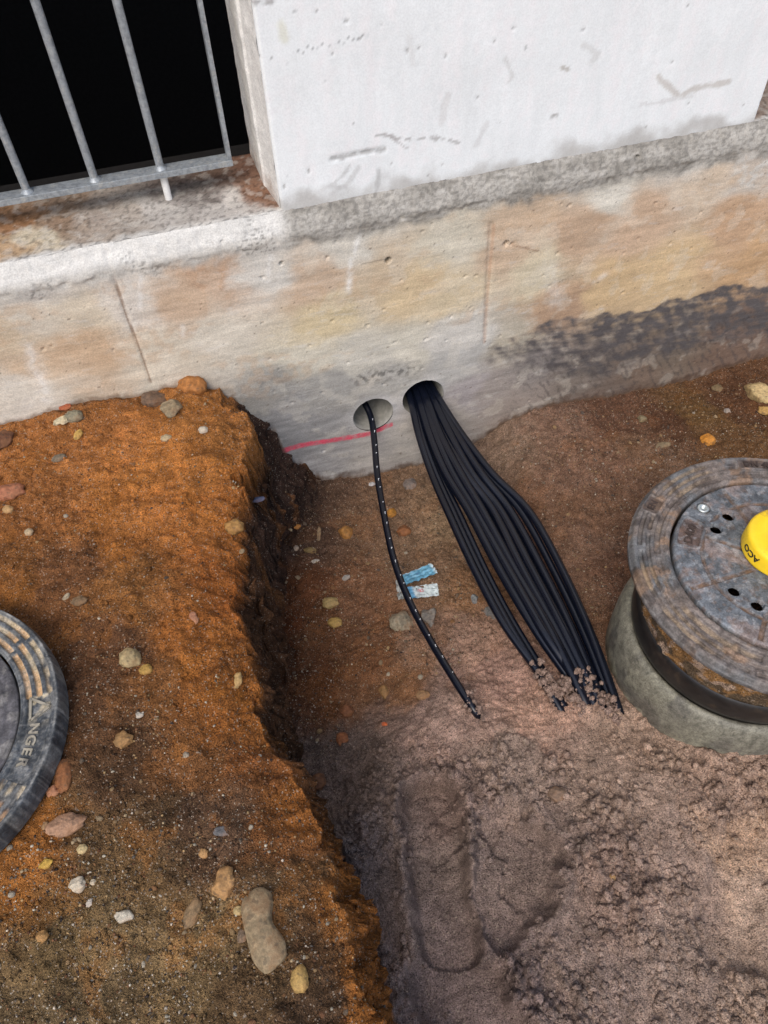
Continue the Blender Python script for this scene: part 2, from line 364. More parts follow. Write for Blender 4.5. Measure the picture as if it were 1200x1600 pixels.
def ground_tint(x, y):
    wx = x+fbm(x, y, 12, 4, 101)*.035; wy = y+fbm(x, y, 12, 4, 102)*.035
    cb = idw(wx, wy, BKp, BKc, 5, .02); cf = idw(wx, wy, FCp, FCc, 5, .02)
    cb = cb*.93+.07*cb.mean(-1, keepdims=True)*np.array([1.15, 1.0, .85])
    m = sstep(.1, .3, bank_mask(x, y))[..., None]
    bm_ = bank_mask(x, y); up = sstep(-.98, -.82, y)[..., None]
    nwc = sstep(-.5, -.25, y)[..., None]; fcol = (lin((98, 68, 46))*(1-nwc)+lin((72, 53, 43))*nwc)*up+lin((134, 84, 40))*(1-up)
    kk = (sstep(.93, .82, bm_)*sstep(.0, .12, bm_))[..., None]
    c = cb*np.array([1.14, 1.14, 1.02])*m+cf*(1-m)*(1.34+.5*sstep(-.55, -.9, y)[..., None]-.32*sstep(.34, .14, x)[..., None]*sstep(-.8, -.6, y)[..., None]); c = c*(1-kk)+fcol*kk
    near = np.exp(-(np.clip(x-np.interp(y, FY, FX), 0, 1)/.06)**2)[..., None]*(1-m)*sstep(-.9, -.7, y)[..., None]; c = c*(1-.22*near)  # shade painted into the floor along the foot of the trench face
    c = c*(1+.28*fbm(x, y, 30, 4, 105)+.16*fbm(x, y, 140, 2, 107))[..., None]
    # dark humus blotches and rusty streaks, both only in the bank and the dug floor
    d = sstep(.28, .5, fbm(x, y, 7, 5, 109)); c = c*(1-.24*d[..., None]*m)
    o = sstep(.3, .55, fbm(x, y, 10, 4, 113))[..., None]*(m+.4*(y > -.7)[..., None]*(1-m)); c = c*(1-.25*o)+lin((165, 104, 42))*.25*o
    # dark wet soil lying against the wall under the bank's end
    k = np.exp(-(((x-.06)/.09)**2+((y+.03)/.12)**2))[..., None]*(1-m*.6); c = c*(1-k*.75)+lin((66, 50, 42))*k*.75
    return np.clip(c*KG, .004, .9)
def axis(a, b, lo, hi, st, far):
    core = np.arange(lo, hi+st/2, st); g = []; d = st*1.5; p = hi
    while p < b: p += d; d *= 1.35; g.append(min(p, b))
    q = []; d = st*1.5; p = lo
    while p > a: p -= d; d *= 1.35; q.append(max(p, a))
    return np.array(q[::-1]+list(core)+g)
gx = axis(-40, 40, -.62, 1.62, .0025, 0)
gy = axis(-40, .022, -1.42, .022, .0025, 0)
# columns are packed along the trench face so its relief is real geometry
L_, R_2 = gx[gx < -.18], gx[gx > .26]; rowsX = []
for yv in gy:
    xs0 = np.linspace(-.12, .22, 60); ys0 = np.full(60, yv); w0 = fbm(xs0, ys0, 9, 4, 3)*.018 + fbm(xs0, ys0, 26, 3, 7)*.013
    a = float(np.clip(np.interp(yv, LY, LX)-.038, -.15, .1)); b2 = float(np.clip(np.interp(yv, FY, FX)+.045, a+.08, .22))
    rowsX.append(np.concatenate([L_, np.linspace(-.18, a, 34, endpoint=False), np.linspace(a, b2, 330, endpoint=False), np.linspace(b2, .26, 60), R_2]))
XX = np.array(rowsX); YY = np.repeat(gy[:, None], XX.shape[1], 1)
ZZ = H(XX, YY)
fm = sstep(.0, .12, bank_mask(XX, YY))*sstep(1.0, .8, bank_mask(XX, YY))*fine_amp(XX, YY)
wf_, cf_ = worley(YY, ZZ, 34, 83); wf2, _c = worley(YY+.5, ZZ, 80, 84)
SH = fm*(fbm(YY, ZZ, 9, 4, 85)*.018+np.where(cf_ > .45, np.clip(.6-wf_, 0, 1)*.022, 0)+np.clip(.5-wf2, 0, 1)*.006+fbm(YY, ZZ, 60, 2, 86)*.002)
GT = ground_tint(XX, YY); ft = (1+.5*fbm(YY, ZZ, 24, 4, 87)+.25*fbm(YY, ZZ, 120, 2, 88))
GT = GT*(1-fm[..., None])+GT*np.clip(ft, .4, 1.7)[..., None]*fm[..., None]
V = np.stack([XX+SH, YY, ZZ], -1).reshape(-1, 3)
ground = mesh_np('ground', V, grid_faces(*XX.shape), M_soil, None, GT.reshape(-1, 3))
tag(ground, 'orange sandy earth bank beside a dug trench with grey brown sand and boot prints', 'ground', kind='structure')

# ------------------------------------------------------------------ concrete building
HOLES = [(.336, .196, .0505), (.463, .214, .0525)]
ZL, ZT, YP = .693, .738, .03
bld = empty('concrete_building', (0.7, .1, 0), 'weathered concrete basement wall with white painted pier, barred window opening and two drilled cable holes', 'building')
def mloc(V): V = np.array(V, float); V[:, 0] -= .7; V[:, 1] -= .1; return V
WS = [(50,440,208,204,195),(50,490,202,193,175),(60,560,196,172,142),(40,605,206,199,184),(130,540,194,166,133),(200,470,207,200,188),(300,470,196,170,142),(330,440,190,156,125),(340,520,202,194,177),(250,560,202,192,172),(420,420,206,202,192),(480,440,199,174,147),(500,500,206,187,147),(470,560,202,194,174),(600,420,194,173,143),(650,450,206,182,142),(560,370,202,197,184),(700,380,202,194,174),(700,470,206,187,152),(720,520,202,197,187),(800,380,197,171,142),(850,420,206,192,162),(900,370,192,162,132),(960,300,206,201,187),(1000,350,197,167,137),(1100,290,202,182,157),(1150,350,192,157,122),(1050,420,206,177,132),(950,440,202,172,127),(870,480,176,144,114),(1180,410,196,158,114),(1190,250,200,196,187),(1100,240,200,196,186),(130,500,200,188,165),(10,520,196,178,150),
 (450,640,146,145,144),(430,610,150,147,140),(520,600,160,157,150),(500,720,164,162,160),(480,680,144,143,142),(600,710,176,172,166),(600,590,170,166,157),(720,560,178,175,168),(730,620,164,156,154),(780,600,158,148,140),(830,570,138,130,124),(900,590,130,118,107),(1050,545,128,112,96),(1000,590,126,106,90),(1150,520,124,100,84),(950,620,122,106,94),(700,660,176,168,158),(800,640,156,143,132),(560,560,196,190,175),(640,540,200,193,175),(800,540,182,172,152),(600,650,178,174,170)]
WSp = []
for a, b, *_ in WS:
    p = on_y(a, b, 0); WSp.append((p[0], p[2]))
WSc = lin([c[2:] for c in WS]); WSc = WSc*.84+.16*WSc.mean(1, keepdims=True)*np.array([1.06, 1.0, .92])
def wp(pts, y=0.0):
    o = []
    for a, b in pts:
        p = on_y(a, b, y); o.append((p[0], p[2]))
    return o
KW = 1.04
def wall_tint(x, z, ledge=None):
    wx = x+fbm(x, z*1.6, 9, 5, 201)*.035; wz = z+fbm(x*.6, z, 12, 5, 202)*.02
    c = idw(wx, wz, WSp, WSc, 5, .02)
    # board marks: thin level streaks
    c = c*(1+.05*fbm(x*.15, z, 60, 3, 204)+.05*fbm(x, z, 40, 4, 205))[..., None]
    tan = sstep(.1, .45, fbm(x*.5, z*1.4, 7, 5, 206))*sstep(.25, .4, z)*sstep(.02, .5, fbm(x, z, 40, 3, 2061)+.3); c = c*(1-.35*tan[..., None])+lin((190, 162, 132))*.35*tan[..., None]
    pale = sstep(.2, .45, fbm(x, z, 16, 5, 207)); c = c*(1-.22*pale[..., None])+lin((214, 206, 190))*.22*pale[..., None]
    # black bitumen patch
    top = wp([(730, 552), (800, 532), (850, 503), (900, 496), (975, 488), (1025, 478), (1045, 466), (1080, 462), (1130, 446), (1200, 447), (1400, 430)])
    bot = wp([(730, 558), (800, 560), (870, 575), (930, 585), (1000, 560), (1080, 545), (1130, 530), (1200, 520), (1400, 500)])
    tz = np.interp(x, [p[0] for p in top], [p[1] for p in top]); bz = np.interp(x, [p[0] for p in bot], [p[1] for p in bot])
    w = fbm(x, z, 16, 5, 209)*.012
    k = sstep(.004, -.004, z-tz-w)*sstep(-.035, .02, z-bz+w*2)*sstep(.56, .66, x)
    k = k*np.clip(.45+.35*sstep(.7, 1.0, x)+.75*fbm(x*1.4+z, z-x*.3, 20, 6, 210)+.35*fbm(x*.35+z, z, 60, 4, 2101), 0, 1)
    k = np.maximum(k, .9*sstep(.0, -.004, z-tz-w)*sstep(-.034, -.016, z-tz-w*1.8)*sstep(.76, .9, x+.06*fbm(x, z, 12, 3, 2102))*np.clip(.9+.4*fbm(x, z, 50, 3, 2103), 0, 1))
    c = c*(1-k[..., None])+lin((92, 87, 86))*k[..., None]
    # scraped scratches of bitumen below
    lo = sstep(.64, .78, x)*sstep(.3, .22, z); sc = sstep(.22, .5, fbm(x*2.2+z*1.5, z*.6-x*.4, 34, 4, 212))*lo
    c = c*(1-.5*sc[..., None])+lin((78, 72, 70))*.5*sc[..., None]
    # smears of grey cement near the holes
    g = sstep(.0, .12, x)*sstep(.62, .5, x)*sstep(.3, .24, z+.02*fbm(x, z, 20, 3, 213))
    st = fbm(x*.3+z*.12, z, 60, 4, 214); c = c*(1+(.2*st-.04)[..., None]*g[..., None])
    bl = wp([(562, 592), (645, 576)]); d, _ = seg_dist(x, z, bl); k = np.exp(-(d/.02)**2)*sstep(-.1, .35, fbm(x, z, 70, 4, 215)); c = c*(1-.55*k[..., None])
    # pale drill slurry below the holes
    for hx, hz, r in HOLES:
        k = np.exp(-((x-hx)/.055)**2)*sstep(hz, hz-.06, z)*.5; c = c*(1-k[..., None])+lin((182, 178, 172))*k[..., None]
    d = np.minimum(np.hypot(x-HOLES[0][0], z-HOLES[0][1]), np.hypot(x-HOLES[1][0], z-HOLES[1][1]))
    k = np.exp(-((d-.052)/.012)**2)*.35*(.6+.6*fbm(x, z, 50, 3, 216)); k = np.clip(k, 0, 1)[..., None]; c = c*(1-k)+lin((186, 186, 184))*k
    # pink marker line
    d, t = seg_dist(x, z, wp([(436, 706), (470, 696), (530, 686), (575, 678), (610, 664)]))
    k = sstep(.0095, .006, d+fbm(x, z, 90, 3, 217)*.002)*np.clip(.85+.5*fbm(x, z, 60, 3, 218), .3, 1); c = c*(1-k[..., None])+lin((214, 84, 104))*k[..., None]
    # white lime runs
    for pl, wd, st in [([(592, 268), (580, 310), (560, 370), (548, 410), (545, 455)], .006, .8), ([(425, 365), (422, 400), (418, 440)], .006, .6),
                       ([(220, 430), (219, 480)], .005, .6), ([(45, 545), (62, 590), (72, 622)], .012, .55), ([(285, 510), (286, 525)], .005, .5), ([(930, 440), (945, 430)], .008, .4), ([(860, 420), (870, 470)], .02, .3)]:
        d, t = seg_dist(x, z, wp(pl)); k = np.exp(-(d/wd)**2)*st*np.clip(.8+.9*fbm(x, z, 60, 3, 219), 0, 1)
        c = c*(1-k[..., None])+lin((226, 224, 218))*k[..., None]
    # formwork joints
    for pl, wd, cc, st in [([(163, 395), (180, 440), (200, 500), (218, 545), (236, 598)], .0022, (120, 95, 75), .7), ([(772, 352), (768, 400), (762, 460), (757, 535)], .0035, (170, 128, 100), .4),
                       ([(764, 352), (755, 520)], .0015, (150, 116, 92), .3), ([(800, 383), (840, 392)], .0015, (130, 100, 80), .6), ([(565, 412), (600, 405)], .0012, (120, 110, 100), .5)]:
        d, t = seg_dist(x, z, wp(pl)); k = sstep(wd*1.6, wd*.5, d+fbm(x, z, 80, 3, 220)*.001)*st; c = c*(1-k[..., None])+lin(cc)*k[..., None]
    # small rust dots
    w3, c3 = worley(x+fbm(x, z, 90, 2, 2211)*.003, z, 55, 221); k = sstep(.0, -.04, w3-.02-.11*((c3*97) % 1))*(c3 > .84)*.7; c = c*(1-k[..., None])+lin((90, 74, 62))*k[..., None]
    # wet soil left on the concrete just above the ground line
    gz = H(x, np.full_like(x, -.004)); k = sstep(.03, .004, z-gz+.014*fbm(x, z, 26, 4, 225))*np.clip(.85+.6*fbm(x, z, 40, 3, 226), 0, 1)*sstep(-.05, .2, x)*.8
    c = c*(1-k[..., None])+lin((84, 64, 52))*k[..., None]
    k = sstep(.012, .0, z-gz+.006*fbm(x, z, 50, 3, 227))*.6; c = c*(1-k[..., None])+lin((110, 84, 62))*k[..., None]
    # the rough ledge band
    if ledge is not None:
        k = sstep(-.03, .0, ledge+.012*fbm(x, z, 30, 3, 230)); spk = sstep(.0, .3, fbm(x, z+ledge, 90, 4, 231))
        base = lin((184, 180, 172)); mid = lin((140, 136, 128))
        right = sstep(.17, .21, x)
        g = base*(1-right[..., None]*.0)-(base-mid)*(.25+.75*right[..., None])*(.55+.45*sstep(-.3, .3, fbm(x*.6, z+ledge*.5, 16, 4, 232)))[..., None]
        # left of the pier the ledge was whitewashed
        wl = (1-right)*sstep(.1, .45, ledge/.045); g = g*(1-wl[..., None])+lin((202, 200, 194))*wl[..., None]
        spk2 = sstep(.25, .36, fbm(x, z+ledge, 120, 3, 233)); g = g*(1-(.3*spk*right+.5*spk2*(1-right)*sstep(-.1, .3, fbm(x, z, 9, 3, 234)))[..., None])
        c = c*(1-k[..., None])+g*k[..., None]
        k = np.exp(-((ledge+.002+.004*fbm(x, z, 22, 3, 236))/.0035)**2)*np.clip(.4+.9*fbm(x, z, 16, 3, 237), 0, 1)*.6; c = c*(1-k[..., None])+lin((104, 96, 86))*k[..., None]
    return np.clip(c*KW, .01, .9)
def board_relief(x, z):
    r = fbm(x, z, 8, 2, 240)*.0016+fbm(x*.12, z, 34, 2, 241)*.0005+fbm(x, z, 120, 3, 242)*.0004
    d, t = seg_dist(x, z, wp([(163, 395), (180, 440), (200, 500), (218, 545), (236, 598)])); r += np.exp(-(d/.004)**2)*.002
    d, t = seg_dist(x, z, wp([(768, 352), (757, 535)])); r += np.exp(-(d/.006)**2)*.003
    w, ci = worley(x+fbm(x, z, 80, 2, 2431)*.004, z, 30, 243); r += sstep(.0, -.04, w-.02-.1*((ci*97) % 1)**2)*(ci > .78)*.004
    return r      # pushed into the wall
BH = [wp([(607, 407)])[0]+(.0048,), wp([(791, 381)])[0]+(.005,), wp([(440, 410)])[0]+(.003,), wp([(1003, 205+45)])[0]+(.003,)]
wx_ = axis(-4, 6, -.55, 1.62, .003, 0)
# rows: (y, z, ledge arc)
rows = [(0, z, z-ZL) for z in list(np.arange(-.5, -.06, .08))+list(np.arange(-.06, ZL-.001, .003))]
for t in np.linspace(0, 1, 18): rows.append((YP*t**1.3, ZL+(ZT-ZL)*t, (ZT-ZL)*t))
rows = np.array(rows); XX, RI = np.meshgrid(wx_, np.arange(len(rows)))
YY = rows[RI, 0]; ZZ = rows[RI, 1]; LE = rows[RI, 2]
YY = YY+board_relief(XX, ZZ)+sstep(-.01, .01, LE)*fbm(XX, ZZ, 50, 4, 245)*.0025+np.exp(-(LE/.005)**2)*np.abs(fbm(XX, ZZ, 40, 4, 246))*.004
for bx, bz, br in BH: YY = YY+sstep(br*1.25, br*.9, np.hypot(XX-bx, ZZ-bz))*.02
tin = wall_tint(XX, ZZ, LE)
for bx, bz, br in BH[:1]: tin = tin*(1-.6*sstep(br*1.3, br, np.hypot(XX-bx, ZZ-bz)))[..., None]
fc = grid_faces(len(rows), len(wx_))
V = np.stack([XX, YY, ZZ], -1).reshape(-1, 3); keep = np.ones(len(fc), bool); cen = V[fc].mean(1)
for hx, hz, hr in HOLES:
    keep &= np.hypot(cen[:, 0]-hx, cen[:, 2]-hz) > hr
fc = fc[keep]
cnt = np.bincount(fc.ravel(), minlength=len(V)); 
for hx, hz, hr in HOLES:
    dx = V[:, 0]-hx; dz = V[:, 2]-hz; d = np.hypot(dx, dz)+1e-9
    b = (cnt > 0) & (cnt < 4) & (d < hr+.006); V[b, 0] = hx+dx[b]/d[b]*hr; V[b, 2] = hz+dz[b]/d[b]*hr
found = mesh_np('foundation', mloc(V), fc, M_wall, bld, tin.reshape(-1, 3))
found['label'] = 'tan and grey stained concrete base with rough ledge'
for hx, hz, hr in HOLES:
    a = np.linspace(0, 2*np.pi, 72, endpoint=False); prof = [(.003, hr+.0008), (.0035, hr-.0006), (.02, hr-.001), (.08, hr-.001), (.3, hr-.001)]
    V = np.array([[hx+r*math.cos(t), y, hz+r*math.sin(t)] for y, r in prof for t in a])
    o = mesh_np('drilled_hole', mloc(V), grid_faces(len(prof), 72, True), M_hole, bld)
# pier front
def paint_tint(x, z):
    c = np.broadcast_to(lin((234, 238, 238)), x.shape+(3,)).copy()
    c = c*(1+.03*fbm(x*2, z*.4, 14, 4, 301)+.02*fbm(x, z, 60, 3, 302))[..., None]
    k = sstep(.035, -.012, z-ZT-.0+.03*fbm(x, z, 14, 4, 303))*.62; c = c*(1-k[..., None])+lin((160, 154, 146))*k[..., None]
    w, ci = worley(x+fbm(x, z, 70, 3, 3041)*.006, z+fbm(x, z, 70, 3, 3042)*.006, 60, 304); k = sstep(.0, -.05, w-.0-.13*((ci*89) % 1)**3)*(ci > .6)*.55; c = c*(1-k[..., None])+lin((120, 116, 112))*k[..., None]
    w, ci = worley(x+fbm(x, z, 50, 3, 3051)*.01, z+fbm(x, z, 40, 3, 3052)*.008, 24, 305); k = sstep(.0, -.04, w-.08*((ci*61) % 1)**2)*(ci > .75)*.5; c = c*(1-k[..., None])+lin((90, 88, 86))*k[..., None]
    for pl, wd, cc, st in [([(640, 60), (645, 100)], .006, (212, 212, 210), .4), ([(790, 90), (800, 120), (794, 130)], .004, (196, 194, 190), .5), ([(440, 40), (446, 60)], .008, (214, 212, 186), .5), ([(700, 150), (690, 190)], .008, (210, 208, 206), .5), ([(880, 105), (888, 109)], .004, (150, 140, 125), .6), ([(560, 262), (545, 285), (520, 300)], .005, (196, 196, 194), .6), ([(1000, 165), (1080, 150)], .003, (200, 198, 196), .5), ([(518, 249), (545, 244), (570, 238), (600, 234)], .004, (168, 168, 166), .8), ([(588, 212), (600, 211), (635, 218), (690, 216), (718, 224)], .0022, (170, 168, 166), .8), ([(602, 208), (636, 231)], .0015, (165, 160, 158), .6),
            ([(1028, 120), (1050, 142), (1062, 150), (1080, 140), (1138, 128)], .006, (190, 184, 176), .7), ([(540, 292), (515, 290), (534, 276), (546, 258)], .004, (190, 190, 188), .6), ([(863, 182), (882, 178)], .002, (140, 135, 130), .7),
            ([(592, 268), (588, 300), (578, 330)], .005, (178, 178, 176), .6), ([(396, 3), (425, 3)], .004, (160, 158, 156), .8), ([(760, 195), (745, 225)], .006, (205, 205, 204), .5), ([(912, 70), (935, 85), (925, 95)], .006, (205, 205, 202), .5)]:
        d, t = seg_dist(x, z, wp(pl, YP)); k = sstep(wd*1.4, wd*.4, d+fbm(x, z, 60, 3, 306)*.003)*st; c = c*(1-k[..., None])+lin(cc)*k[..., None]
    for i in range(16):
        q = wp([(466+i*7.2, 80-i*1.6+3*math.sin(i*2.1))], YP)[0]; k = sstep(.0024, .0012, np.hypot(x-q[0], z-q[1]))*.5; c = c*(1-k[..., None])
    return np.clip(c, .02, .85)
px0, px1 = .190, 1.190
xs = np.concatenate([[0, .0008, .003], np.arange(.007, px1-px0-.003, .004), [px1-px0-.003, px1-px0-.0008, px1-px0]])+px0
rz = np.concatenate([np.arange(ZT-.002, 1.25, .004), np.arange(1.3, 3.3, .12)])
XX, ZZ = np.meshgrid(xs, rz)
e = np.minimum(XX-px0, px1-XX)
YY = YP+.006*np.clip(1-e/.003, 0, 1)**2+fbm(XX, ZZ, 5, 2, 310)*.0015+fbm(XX, ZZ, 90, 3, 311)*.00025
w, ci = worley(XX+fbm(XX, ZZ, 70, 3, 3041)*.006, ZZ+fbm(XX, ZZ, 70, 3, 3042)*.006, 60, 304); YY += sstep(.0, -.05, w-.0-.13*((ci*89) % 1)**3)*(ci > .6)*.0015
d, t = seg_dist(XX, ZZ, wp([(518, 249), (570, 238), (600, 234)], YP)); YY += sstep(.006, .002, d)*.002
pier = mesh_np('pier', mloc(np.stack([XX, YY, ZZ], -1).reshape(-1, 3)), grid_faces(len(rz), len(xs)), M_paint, bld, paint_tint(XX, ZZ).reshape(-1, 3))
pier['label'] = 'white painted pier with small pits and trowel scars'
# jambs of both windows (splayed, rebated) as part meshes
def jamb(side):
    x0 = px0 if side < 0 else px1; s = -side
    prof = [(0, YP+.006), (-.002*s, YP+.03), (-.010*s, .112), (-.0135*s, .118), (-.016*s, .20), (-.016*s, .235), (-.002*s, .236), (.02*s, .26), (.05*s, .6)]
    # jamb turns into the opening away from the pier
    P = []
    for i in range(len(prof)-1):
        for t in np.linspace(0, 1, 10, endpoint=False): P.append((x0+(prof[i][0]*(1-t)+prof[i+1][0]*t), prof[i][1]*(1-t)+prof[i+1][1]*t))
    P = np.array(P); zz = np.concatenate([np.arange(ZT-.01, 1.25, .006), np.arange(1.3, 3.3, .15)])
    ZZ, II = np.meshgrid(zz, np.arange(len(P)), indexing='ij'); XX = P[II, 0]+fbm(ZZ, P[II, 1], 30, 3, 320)*.0012; YY = P[II, 1]
    c = np.broadcast_to(lin((240, 238, 232)), XX.shape+(3,)).copy()
    k = sstep(.05, -.0, ZZ-ZT-.03*fbm(ZZ, YY, 30, 3, 321))*sstep(.02, .1, YY)*.6; c = c*(1-k[..., None])+lin((150, 118, 90))*k[..., None]
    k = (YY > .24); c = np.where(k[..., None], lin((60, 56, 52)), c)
    return mesh_np('window_jamb', mloc(np.stack([XX, YY, ZZ], -1).reshape(-1, 3)), grid_faces(len(zz), len(P)), M_wall, bld, c.reshape(-1, 3)*.95)
jamb(-1); jamb(1)
def sill(x0, x1, fine):
    xs = np.arange(x0, x1, .004 if fine else .03); ys = np.concatenate([np.linspace(YP-.001, .24, 60), [.25, .26]])
    XX, YY = np.meshgrid(xs, ys); ZZ = ZT+.012*sstep(YP, .24, YY)+fbm(XX, YY, 14, 3, 330)*.002+fbm(XX, YY, 90, 3, 331)*.001
    ZZ = ZZ-.2*(YY > .245)
    wx = XX+fbm(XX, YY, 14, 3, 333)*.03; wy = YY+fbm(XX, YY, 14, 3, 334)*.03
    pts = [on_z(a, b, ZT+.008)[:2] for a, b in [(400, 290), (380, 250), (300, 295), (350, 310), (250, 320), (150, 330), (60, 370), (100, 340), (10, 380), (20, 350), (200, 330), (340, 275), (290, 285), (90, 320)]]
    cc = lin([(128, 96, 76), (120, 90, 74), (112, 104, 98), (190, 184, 176), (176, 170, 162), (160, 148, 136), (196, 184, 160), (140, 118, 98), (178, 150, 118), (150, 112, 80), (168, 158, 146), (104, 84, 72), (96, 84, 78), (150, 128, 108)])
    c = idw(wx, wy, [tuple(p) for p in pts], cc, 5, .015)
    sp = sstep(.2, .4, fbm(XX, YY, 100, 3, 335)); c = c*(1-.4*sp)[..., None]
    pale = sstep(.15, .4, fbm(XX, YY, 45, 4, 336))[..., None]; c = c*(1-.35*pale)+lin((196, 190, 180))*.35*pale
    fr = sstep(.022, .0, YY-YP+.008*fbm(XX, YY, 40, 3, 337))[..., None]; c = c*(1-fr)+lin((202, 199, 192))*fr*(1-.5*sp[..., None])
    c = np.where((YY > .243)[..., None], .02, c)  # drop behind the sill painted near black for the darkness of the room
    return mesh_np('sill', mloc(np.stack([XX, YY, ZZ], -1).reshape(-1, 3)), grid_faces(len(ys), len(xs)), M_wall, bld, np.clip(c, .01, .9).reshape(-1, 3))
sill(-1.25, px0+.006, True); sill(px1-.006, 2.65, True)
def sbox(name, a, b, mat, tint=None):
    return box(name, (a[0]-.7, a[1]-.1, a[2]), (b[0]-.7, b[1]-.1, b[2]), mat, bld, 0, tint)
wt = lin((232, 235, 236))
sbox('pier', (-2.4, YP+.001, ZT-.01), (-1.25, .26, 3.3), M_wall, wt); sbox('pier', (2.65, YP+.001, ZT-.01), (3.9, .26, 3.3), M_wall, wt)
sbox('lintel', (-2.39, YP+.008, 2.0), (3.89, .255, 3.29), M_wall, wt)
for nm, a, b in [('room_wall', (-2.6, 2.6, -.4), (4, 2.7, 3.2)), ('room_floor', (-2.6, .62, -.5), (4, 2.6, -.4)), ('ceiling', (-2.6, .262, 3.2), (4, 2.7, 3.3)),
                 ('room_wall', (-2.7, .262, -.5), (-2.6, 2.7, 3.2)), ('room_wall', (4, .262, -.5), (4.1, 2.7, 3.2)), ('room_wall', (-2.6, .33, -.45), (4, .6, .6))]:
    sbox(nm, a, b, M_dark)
# window grate
GY = .132
def grate(x_end, xs, leg_x):
    g = box('window_grate', (x_end-1.36-.7, GY-.016-.1, .792), (x_end+.004-.7, GY+.015-.1, .803), M_galv, bld, .001)
    g['label'] = 'galvanised bottom rail of the window grate'
    def rod(nm, x, z0, z1, r, mat):
        P = np.array([[x-.7, GY-.1, z] for z in np.linspace(z0, z1, 6)]); V = []
        for p in P:
            for k in range(16):
                a = k*math.pi/8; V.append((p[0]+r*math.cos(a), p[1]+r*math.sin(a), p[2]))
        return mesh_np(nm, V, grid_faces(6, 16, True), mat, g)
    for x in xs:
        rod('bar', x, .803, 1.99, .0072, M_galv)
        # weld bead
        a = np.linspace(0, 2*np.pi, 16, endpoint=False)
        pr = [(.0118, .8032), (.0105, .805), (.008, .808), (.0072, .81)]
        V = [(x-.7+(r+.0008*math.sin(5*t+x*90))*math.cos(t), GY-.1+r*math.sin(t), z) for r, z in pr for t in a]
        mesh_np('weld', V, grid_faces(4, 16, True), M_galv, g)
    box('side_rail', (x_end-.004-.7, GY-.013-.1, .8035), (x_end+.0038-.7, GY+.013-.1, 1.99), M_galv, g, .001)
    rod('foot', leg_x, ZT, .7915, .0068, M_white)
grate(.1216, [-.0045, -.1226, -.2407, -.359, -.477, -.595, -.713, -.831, -.949, -1.067], -.0037)

# ------------------------------------------------------------------ chamber covers
CK = [0]
def polar_disc(name, r0, r1, nr, nt, hf, tf, mat, parent, extra_in=None, extra_out=None):
    rr = np.linspace(r0, r1, nr); th = np.linspace(0, 2*np.pi, nt, endpoint=False)
    Rr, Tt = np.meshgrid(rr, th, indexing='ij'); Zz = hf(Rr, Tt); Cc = tf(Rr, Tt, Zz)
    if extra_in is not None:
        for r, z in extra_in[::-1] if False else extra_in:
            Rr = np.vstack([np.full((1, nt), r), Rr]); Tt = np.vstack([th[None], Tt]); Zz = np.vstack([np.full((1, nt), z), Zz]); Cc = np.concatenate([Cc[:1], Cc])
    if extra_out is not None:
        for r, z in extra_out:
            Rr = np.vstack([Rr, np.full((1, nt), r)]); Tt = np.vstack([Tt, th[None]]); Zz = np.vstack([Zz, np.full((1, nt), z)]); Cc = np.concatenate([Cc, Cc[-1:]])
    V = np.stack([Rr*np.cos(Tt), Rr*np.sin(Tt), Zz], -1).reshape(-1, 3)
    return mesh_np(name, V, grid_faces(Rr.shape[0], nt, True), mat, parent, Cc.reshape(-1, 3))
def adiff(a, b): return (a-b+np.pi) % (2*np.pi)-np.pi
def band(v, c, w, s=.0012): return sstep(w/2+s, w/2-s, np.abs(v-c))
rad = math.radians
# ---- left cover
LC = (-.556, -.685); LZ = .452
lc = empty('manhole_cover', (LC[0], LC[1], LZ), 'dark round cover with cream dirt in its grooves, lying on the orange bank', 'manhole cover')
lc.rotation_euler = (rad(1.0), rad(-.6), 0); lc.scale = (.98, .98, 1)
DR = lin((64, 68, 72))
def l_groove(r, t):
    txt = (adiff(t, rad(-16)) < rad(17.5)) & (adiff(t, rad(-16)) > rad(-19.5))
    seg = np.zeros(r.shape)
    for rc, off in ((.2175, 29), (.2025, 31), (.1875, 28)):
        gap = np.ones(r.shape)
        for k in range(-4, 5):
            gap *= sstep(.003, .0055, np.abs(adiff(t, rad(off-45*k if k else off)))*r)
        seg = np.maximum(seg, band(r, rc, .0075)*gap*np.where(txt, 0, 1))
    return seg, txt
def l_h(r, t):
    g, txt = l_groove(r, t)
    z = .026-.004*g-.003*txt*band(r, .2015, .033)
    z = z+.0015*sstep(.219, .222, r)-.010*sstep(.2275, .231, r)**2
    z = z+.001*band(r, .1815, .003)
    return z+fbm(r*np.cos(t), r*np.sin(t), 60, 3, 401)*.0004
